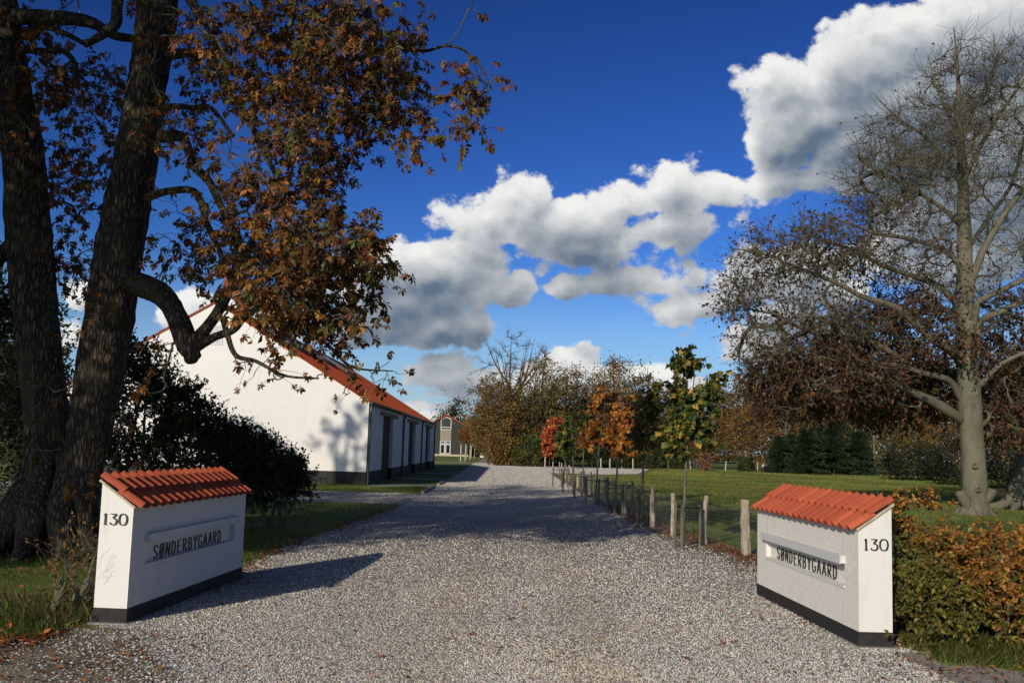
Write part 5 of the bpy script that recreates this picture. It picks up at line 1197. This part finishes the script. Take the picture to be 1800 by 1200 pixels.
# white tubs
def tub(px, Y, w_, h, label, seed):
    g = at(px, 822, Y); t = thing('water_tub', label, 'tub', (g[0], Y, 0), 0, 'white water tubs'); k = MB(); n = 18; a = np.linspace(0, 2 * math.pi, n, endpoint=False); rings = [(w_ * .82, 0), (w_ * .94, h * .5), (w_, h * .92), (w_ * 1.05, h), (w_ * .95, h), (w_ * .88, h * .5), (w_ * .78, .06)]
    V = np.array([[(R_ * math.cos(q), R_ * .6 * math.sin(q), z) for q in a] for R_, z in rings]); idx = np.arange(len(rings) * n).reshape(len(rings), n); k.add(V.reshape(-1, 3), np.stack([idx[:-1], np.roll(idx[:-1], -1, 1), np.roll(idx[1:], -1, 1), idx[1:]], -1).reshape(-1, 4)); k.add(V[-1], [tuple(range(n))]); obj('shell', k, M_frame, t, smooth=True)
    k = MB(); tubes(k, np.array([(-w_ * 1.1, 0, h * .75), (-w_ * 1.18, 0, h * .9), (-w_ * 1.02, 0, h * .98)]), np.full(3, .02), 5); obj('handle', k, M_dark, t)
tub(1310, 121, .46, .62, 'white water tub left of two, beyond the field fence', 1); tub(1347, 120, .5, .78, 'white water tub right of two, beside the small spruce', 2)
g = at(1222, 806, 140); k = MB(); r = rg(12); th_ = np.linspace(0, 2 * math.pi, 12, endpoint=False); V = np.array([[(1.5 * c_ * math.cos(q), .8 * c_ * math.sin(q), z) for q in th_] for c_, z in ((1, -.1), (1.02, .35), (.85, .8), (.45, 1.12))]) + r.normal(0, .05, (4, 12, 3)); idx = np.arange(48).reshape(4, 12); k.add(V.reshape(-1, 3), np.stack([idx[:-1], np.roll(idx[:-1], -1, 1), np.roll(idx[1:], -1, 1), idx[1:]], -1).reshape(-1, 4)); k.add(V[-1], [tuple(range(12))])
o = obj('pale_mound', k, plain('pale_mound_surface', (.42, .33, .24), .95, .2, 5, .1, .6), smooth=True); o.location = (g[0], 140, 0); tag(o, 'pale rounded mound beyond the field fence, behind the pinkish bush', 'heap')  # plain mound added in place of an unidentified pale shape
# white bulk sack at the end of the path
g = at(847.5, 800, 186); t = thing('bulk_sack', 'white bulk sack standing at the far end of the path', 'sack', (g[0], 186, 0)); k = MB(); ring = lambda w_, z: [(w_ * sx_, w_ * sy_, z) for sx_, sy_ in ((-1, -.9), (-.3, -1.05), (.4, -1), (1, -.85), (1.05, .2), (.9, 1), (-.2, 1.05), (-1, .9))]
V = np.array([ring(.34, 0), ring(.42, .25), ring(.40, .5), ring(.36, .64), ring(.2, .60)]); idx = np.arange(40).reshape(5, 8); k.add(V.reshape(-1, 3), np.stack([idx[:-1], np.roll(idx[:-1], -1, 1), np.roll(idx[1:], -1, 1), idx[1:]], -1).reshape(-1, 4)); k.add(V[-1], [tuple(range(8))]); obj('body', k, M_frame, t, smooth=True)
k = MB()
for sx_ in (-.3, .3): tubes(k, catmull([(sx_ - .08, -.3, .6), (sx_ - .03, -.3, .78), (sx_ + .05, -.3, .78), (sx_ + .09, -.3, .6)], 3), np.full(10, .02), 4)
obj('lifting_loop', k, M_frame, t)

# trees of the road side, just outside the frame: their shade falls on the drive, the barn gable and the paddock
def road_tree(x, y, H, zb, W, label, seed, nt=150, leaf=40, cols=CHEST, lsz=(.16, .30)):
    r = rg(seed); t = thing('roadside_tree', label, 'tree', (x, y, 0), 0, 'trees along the road'); tr = Tree(seed)
    tr.limb([(x, y, -.1), (x + .1, y, H * .3), (x - .1, y + .1, H * .6), (x, y, H * .95)], [.40, .32, .2, .03], 6)
    for i in range(7): a = r.uniform(0, 6.28); z0 = H * r.uniform(.3, .55); e = np.array((x + math.cos(a) * W * .7, y + math.sin(a) * W * .7, r.uniform(zb + .4 * (H - zb), H * .95))); b = np.array((x, y, z0)); tr.limb([b, b * .5 + e * .5 + (0, 0, -.3), e], [.18, .11, .02], 6)
    k = MB(); [tubes(k, p_, r_, 9) for p_, r_ in tr.limbs]; obj('trunk', k, M_bark, t, smooth=True, world=True)
    tg = ellipsoid(r, (x, y, (zb + H) / 2), (W, W, (H - zb) / 2), nt, .2); tr.grow(tg, n=4, sag=0, jit=.05); Q = np.array(tr.paths); k = MB(); tubes(k, Q, tr.radii(.010, .48, .12), 4); obj('branches', k, M_twig, t, world=True)
    m = nt * leaf; pos = np.repeat(tg, leaf, 0) + r.normal(0, W * .085, (m, 3)); k = MB(); scatter(k, *KITE, pos, frames(r.normal(size=(m, 3)), r), r.uniform(*lsz, m), palette(r, m, cols, .25)); tag(obj('crown', k, M_leaf, t, world=True), kind='stuff')
road_tree(-11.5, 6.0, 12.5, 3.6, 3.6, 'chestnut along the road with thin brown leaves, off to the left of the gate', 801, 150, 54)
road_tree(-20.7, 15.6, 15.2, 10.8, 1.35, 'lime along the road far to the left of the gate', 802, 34, 22)
road_tree(-17.8, 7, 17.5, 4.0, 4.0, 'broad chestnut along the road left of the gate', 803, 170, 50)
road_tree(-15.2, -1.7, 15.2, 6.8, 4.2, 'great spreading chestnut along the road behind the left of the gate', 806, 150, 48)
road_tree(-3.2, -14, 18, 12.5, 5.2, 'tall lime across the road behind the gate', 804, 120, 24)

# ------------------------------------------------------------------ grass, gravel and fallen leaves
def in_poly(L, x, y):                      # between two edge lines
    return np.interp(y, [p[0] for p in L], [p[1] for p in L])
gl = lambda y: in_poly(GL, 0, y); gr = lambda y: in_poly(GR, 0, y)
r = rg(71)
# grass blades: tuft points thinning with distance
def blades(n, xr, yr, keepf, h, seed, cols, name='grass'):
    r = rg(seed); y = 1 / r.uniform(1 / yr[1], 1 / yr[0], n); x = r.uniform(xr[0], xr[1], n) * (y / yr[1]) ** 0 if xr[2] == 'abs' else r.uniform(xr[0], xr[1], n) * y
    q = keepf(x, y); x, y = x[q], y[q]; cl = .5 + .5 * np.sin(x * 1.7 + np.sin(y * .9) * 2) * np.sin(y * 1.1 + x * .4)
    q = r.random(len(x)) < .55 + .45 * cl; x, y, cl = x[q], y[q], cl[q]; m = len(x)
    D = nrm(np.stack([r.normal(0, .45, m), r.normal(0, .45, m), np.ones(m)], -1)); sc = r.uniform(h[0], h[1], m) * (.7 + .6 * cl)
    w_ = np.clip(y / 14, .8, 2.2); Rm = frames(D, r, np.stack([r.normal(0, .3, m), np.full(m, -1.0), np.zeros(m)], -1)); Rm = Rm * np.stack([w_, np.ones(m), np.ones(m)], -1)[:, None, :]
    k = MB(); scatter(k, *BLADE, np.stack([x, y, np.full(m, -.005)], -1), Rm, sc, palette(r, m, cols, .25)); return tag(obj(name, k, M_leaf, None), kind='stuff')
GC = [(4, (.105, .155, .028)), (3, (.14, .19, .038)), (1, (.19, .18, .06)), (.6, (.25, .20, .08))]
blades(90000, (-.62, -.02, 'rel'), (9.0, 31), lambda x, y: (x < gl(y) - .02 + .05 * np.sin(y * 7)) & (x > -.6 * y) & ~((y < 10.2) & (x > -4.1)) & ~((x + 3.8) ** 2 < .0) & ~((y > 30.7) & (y < 38)), (.05, .11), 72, GC)
blades(24000, (-.30, -.02, 'rel'), (37.8, 46), lambda x, y: (x < -3.3) & (x > -9.5) & (y < 44.1), (.06, .10), 73, GC)
rvx = [(9.2, 4.2), (9.8, 3.95), (13, 4.3), (18, 4.55), (22, 4.1), (30, 3.75), (60, 3.7)]
blades(120000, (.04, .62, 'rel'), (8.6, 60), lambda x, y: (x > in_poly(rvx, 0, y) + .05 * np.sin(y * 5)) & ~((y < 9.0) & (x < 4.6)), (.045, .10), 74, GC)
r = rg(90); n = 150000; y = r.uniform(26 ** .5, 121 ** .5, n) ** 2; x = r.uniform(.02, .66, n) * y; q = (x > in_poly(rvx, 0, y)) & ~((y > 74) & (x < 17 - .0 * y) & (x < np.interp(y, [74, 84, 112], [6.5, 11.5, 16.5])) & (x > 2.9)); x, y = x[q], y[q]; n = len(x)
D = nrm(np.stack([r.normal(0, .5, n), r.normal(0, .5, n), np.ones(n)], -1)); Rm = frames(D, r, np.stack([r.normal(0, .3, n), np.full(n, -1.0), np.zeros(n)], -1)); Rm = Rm * np.stack([np.clip(y / 16, 2, 5), np.ones(n), np.ones(n)], -1)[:, None, :]
pt = .5 + .5 * np.sin(x * .5 + np.sin(y * .21) * 2.2) * np.sin(y * .33 + .6 * x * .3); k = MB(); scatter(k, *BLADE, np.stack([x, y, np.zeros(n)], -1), Rm, r.uniform(.06, .12, n), palette(r, n, [(4, (.150, .190, .036)), (3, (.185, .212, .048)), (2, (.24, .225, .07))], .2) * (.68 + .62 * pt[:, None]) * (1 + np.clip(np.sin(x * .23 + 1) * np.sin(y * .17 + x * .11), 0, 1)[:, None] * np.array((.45, .15, .1)))); tag(obj('field_grass', k, M_leaf), kind='stuff')
# longer tufts: along the hedge foot and by the sapling
blades(9000, (3.85, 6.6, 'abs'), (9.05, 9.9), lambda x, y: x > 3.9, (.10, .24), 75, GC + [(3, (.22, .17, .08))], 'long_grass')
blades(5000, (-6.4, -4.02, 'abs'), (9.3, 10.8), lambda x, y: ((x + 4.35) ** 2 + (y - 9.9) ** 2 < .10) | (r.random(len(x)) < .35), (.10, .26), 76, GC + [(4, (.24, .18, .09))], 'long_grass')
# loose stones on the drive
n = 270000; y = 1 / r.uniform(1 / 34.0, 1 / 6.8, n); x = r.uniform(-.56, .56, n) * y; dens = np.clip((34 - y) / 22, .05, 1); lft = np.where(y < 9.6, -3.2 + .9 * np.clip((9.6 - y) / 2, 0, 1), gl(y)); q = (x > lft + r.normal(0, .12, n)) & (x < np.where(y < 9.6, 3.7, gr(y) + .1 + np.abs(r.normal(0, .45, n)))) & (r.random(n) < dens); x, y = x[q], y[q]; n = len(x)
ov = np.array([(1, 0, 0), (0, 1, 0), (-1, 0, 0), (0, -1, 0), (0, 0, .7), (.3, .3, -.6)]); of = np.array([(0, 1, 4), (1, 2, 4), (2, 3, 4), (3, 0, 4), (1, 0, 5), (2, 1, 5), (3, 2, 5), (0, 3, 5)])
sc = r.uniform(.0042, .0100, n) * np.clip(y / 11, .95, 1.6); V = ov[None] * (1 + r.normal(0, .25, (n, 6, 3))); Rm = frames(r.normal(size=(n, 3)), r); V = np.einsum('nij,nkj->nki', Rm, V) * sc[:, None, None] + np.stack([x, y, .008 + sc * .35], -1)[:, None]
F = of[None] + (np.arange(n) * 6)[:, None, None]; tn = palette(r, n, [(3, (.53, .50, .45)), (3, (.42, .39, .345)), (1.6, (.62, .595, .54)), (1.2, (.25, .23, .205)), (1.1, (.45, .37, .275)), (.3, (.68, .66, .62))], .13)
trk = np.exp(-((x + .85 - .02 * y) / .42) ** 2) + np.exp(-((x - .75 - .01 * y) / .42) ** 2); nz = np.sin(x * 1.9 + np.sin(y * .8) * 1.4) * np.sin(y * .9 + x * .6); tn = tn * (1 - .10 * trk[:, None] + .08 * nz[:, None]) * (1 + trk[:, None] * np.array((.03, -.01, -.08)) + .5 * np.clip(nz, 0, 1)[:, None] * np.array((.06, -.02, -.14)))
M_stone = mat('loose_stone', lambda N: base(N, tintc(N)), .75, .3); k = MB(); k.add(V.reshape(-1, 3), F.reshape(-1, 3), np.repeat(tn, 6, 0)); tag(obj('gravel', k, M_stone), kind='stuff')
r = rg(91); n = 90000; y = r.uniform(26 ** .6, 118 ** .6, n) ** (1 / .6); x = r.uniform(0, 1, n) * (gr(y) - gl(y)) + gl(y)
xs = r.uniform(0, 1, 12000); y2 = r.uniform(78, 108, 12000); x2 = 3.4 + xs * (np.interp(y2, [76, 84, 112], [6.0, 10.8, 15.8]) - 3.4); y3 = r.uniform(31.2, 37.6, 9000); x3 = r.uniform(-16, -3, 9000); x = np.concatenate([x, x2, x3]); y = np.concatenate([y, y2, y3]); n = len(x)
sc = r.uniform(.006, .012, n) * np.clip(y / 22, 1.2, 3.2); V = ov[None] * (1 + r.normal(0, .25, (n, 6, 3))); Rm = frames(r.normal(size=(n, 3)), r); V = np.einsum('nij,nkj->nki', Rm, V) * sc[:, None, None] + np.stack([x, y, .008 + sc * .3], -1)[:, None]
F = of[None] + (np.arange(n) * 6)[:, None, None]; k = MB(); k.add(V.reshape(-1, 3), F.reshape(-1, 3), np.repeat(palette(r, n, [(3, (.42, .395, .35)), (3, (.34, .315, .275)), (1, (.52, .50, .455)), (1, (.25, .225, .19))], .14), 6, 0)); tag(obj('gravel', k, M_stone), kind='stuff')
r = rg(92); n = 9000; y = r.uniform(7.2, 9.5, n); x = r.uniform(-5.4, -2.2, n); q = r.random(n) < np.exp(-np.abs(x - np.interp(y, [7.2, 9.6], [-2.4, -3.6])) * 1.3); x, y = x[q], y[q]; n = len(x); sc = r.uniform(.005, .012, n); V = ov[None] * (1 + r.normal(0, .25, (n, 6, 3))); V = V * sc[:, None, None] + np.stack([x, y, .013 + sc * .4], -1)[:, None]
k = MB(); k.add(V.reshape(-1, 3), (of[None] + (np.arange(n) * 6)[:, None, None]).reshape(-1, 3), np.repeat(palette(r, n, [(3, (.5, .47, .42)), (3, (.3, .27, .23)), (1, (.65, .62, .58))], .14), 6, 0)); tag(obj('gravel', k, M_stone), kind='stuff')
# leaf litter
FL = [(4, (.26, .085, .030)), (3, (.17, .062, .026)), (2, (.32, .13, .04)), (2, (.11, .05, .026))]
def litter(x, y, sz, seed, z=.012):
    r = rg(seed); n = len(x); D = nrm(np.stack([r.normal(size=n), r.normal(size=n), r.normal(0, .22, n)], -1)); Rm = frames(D, r, np.stack([r.normal(0, .25, n), r.normal(0, .25, n), np.ones(n)], -1)); return np.stack([x, y, np.full(n, z) + r.uniform(0, .02, n)], -1), Rm, r.uniform(*sz, n)
k = MB()
m = 5200; y = r.uniform(9.8, 34, m); x = in_poly([(9.8, 4.1), (13, 4.25), (18, 4.45), (22, 4.05), (34, 3.6)], 0, y) + r.normal(0, .22, m) - .1; scatter(k, *KITE, *litter(x, y, (.035, .075), 81), palette(r, m, FL, .25))
m = 2200; y = r.uniform(11, 32, m); x = r.uniform(1.9, 4.1, m); q = x > gr(y) - np.abs(r.normal(0, .7, m)); x, y = x[q], y[q]; scatter(k, *KITE, *litter(x, y, (.025, .06), 82), palette(r, len(x), [(3, (.15, .085, .045)), (2, (.22, .13, .07)), (1, (.28, .10, .03))], .25))
m = 2600; y = r.uniform(8.4, 10.4, m); x = -4.0 - np.abs(r.normal(0, .9, m)) - .6 * (9.6 - y) * 0; q = (x < -3.98) & (x > -.6 * y) & (np.abs(y - (9.15 + .14 * (-4 - x))) < np.abs(r.normal(0, .3, m)) + .1); scatter(k, *KITE, *litter(x[q], y[q], (.05, .10), 83), palette(r, q.sum(), FL, .25))
m = 1500; y = r.uniform(7.2, 9.3, m); x = r.uniform(-5.6, -2.6, m); q = r.random(m) < .25 + .75 * (x < -3.9); scatter(k, *KITE, *litter(x[q], y[q], (.03, .075), 88, .018), palette(r, q.sum(), FL + [(4, (.13, .08, .05))], .25))
m = 900; y = r.uniform(12, 27, m); x = gl(y) + r.normal(0, .16, m); scatter(k, *KITE, *litter(x, y, (.04, .09), 84), palette(r, m, FL, .25))
m = 900; y = r.uniform(11, 20, m); x = r.uniform(-9, -3.9, m); scatter(k, *KITE, *litter(x, y, (.06, .12), 85, .05), palette(r, m, FL, .25))
m = 700; y = 1 / r.uniform(1 / 24, 1 / 7.0, m); x = r.uniform(-3.3, 3.3, m); scatter(k, *KITE, *litter(x, y, (.022, .06), 86, .018), palette(r, m, FL + [(3, (.13, .08, .05))], .25))
m = 420; y = r.uniform(8.0, 9.4, m); x = r.uniform(3.3, 6.0, m); scatter(k, *KITE, *litter(x, y, (.035, .075), 87, .03), palette(r, m, FL, .25))
tag(obj('leaf_litter', k, M_dryleaf), kind='stuff')
# drifts of small dark leaf crumbs and grit caught between the stones
k2 = MB(); r = rg(93); m = 9000; y = 1 / r.uniform(1 / 22, 1 / 7.0, m); x = r.uniform(-3.6, 3.4, m); q = r.random(m) < np.clip(np.sin(x * 1.3 + y * .7 + 1) * np.sin(y * 1.2 - x * .5) + .25 + .25 * (np.abs(x) > 2.3), .02, 1); x, y = x[q], y[q]; scatter(k2, *KITE, *litter(x, y, (.010, .028), 94, .016), palette(r, len(x), [(3, (.16, .10, .055)), (2, (.10, .07, .045)), (1, (.24, .12, .05))], .25)); tag(obj('leaf_crumbs', k2, M_dryleaf), kind='stuff')
# larger single fallen chestnut leaves one can pick out on the gravel
ms = []
for i in range(5):
    kk = MB(); kk.add(PALMS[i][0] * (1, 1, .35), PALMS[i][1], palette(r, 1, FL)[0] * 1.15); mm = kk.mesh('fallen_leaf'); mm.materials.append(M_dryleaf); ms.append(mm)
for (px_, py_) in [(545, 1018), (600, 1042), (690, 1050), (758, 1060), (790, 1126), (670, 1155), (860, 1100), (900, 1090), (930, 1050), (950, 1123), (880, 1141), (985, 1150), (1010, 1075), (1050, 1060), (1095, 1080), (715, 1192), (520, 1185), (620, 1110), (830, 1118), (1075, 1100), (1200, 1090), (1150, 1025), (1130, 968), (1240, 1050), (1290, 1130), (1380, 1128), (1210, 1160), (430, 1070), (1415, 1170), (1020, 1020), (880, 990), (965, 1165)]:
    g = G(px_, py_); o = bpy.data.objects.new('fallen_leaf', ms[int(r.integers(5))]); C.objects.link(o); o.location = (g[0], g[1], .024); s = r.uniform(.045, .085); o.scale = (s, s, s); o.rotation_euler = (r.normal(0, .15), r.normal(0, .15), r.uniform(0, 6.28))
    tag(o, 'single brown fallen chestnut leaf lying on the gravel drive', 'leaf', 'fallen leaves on the gravel')
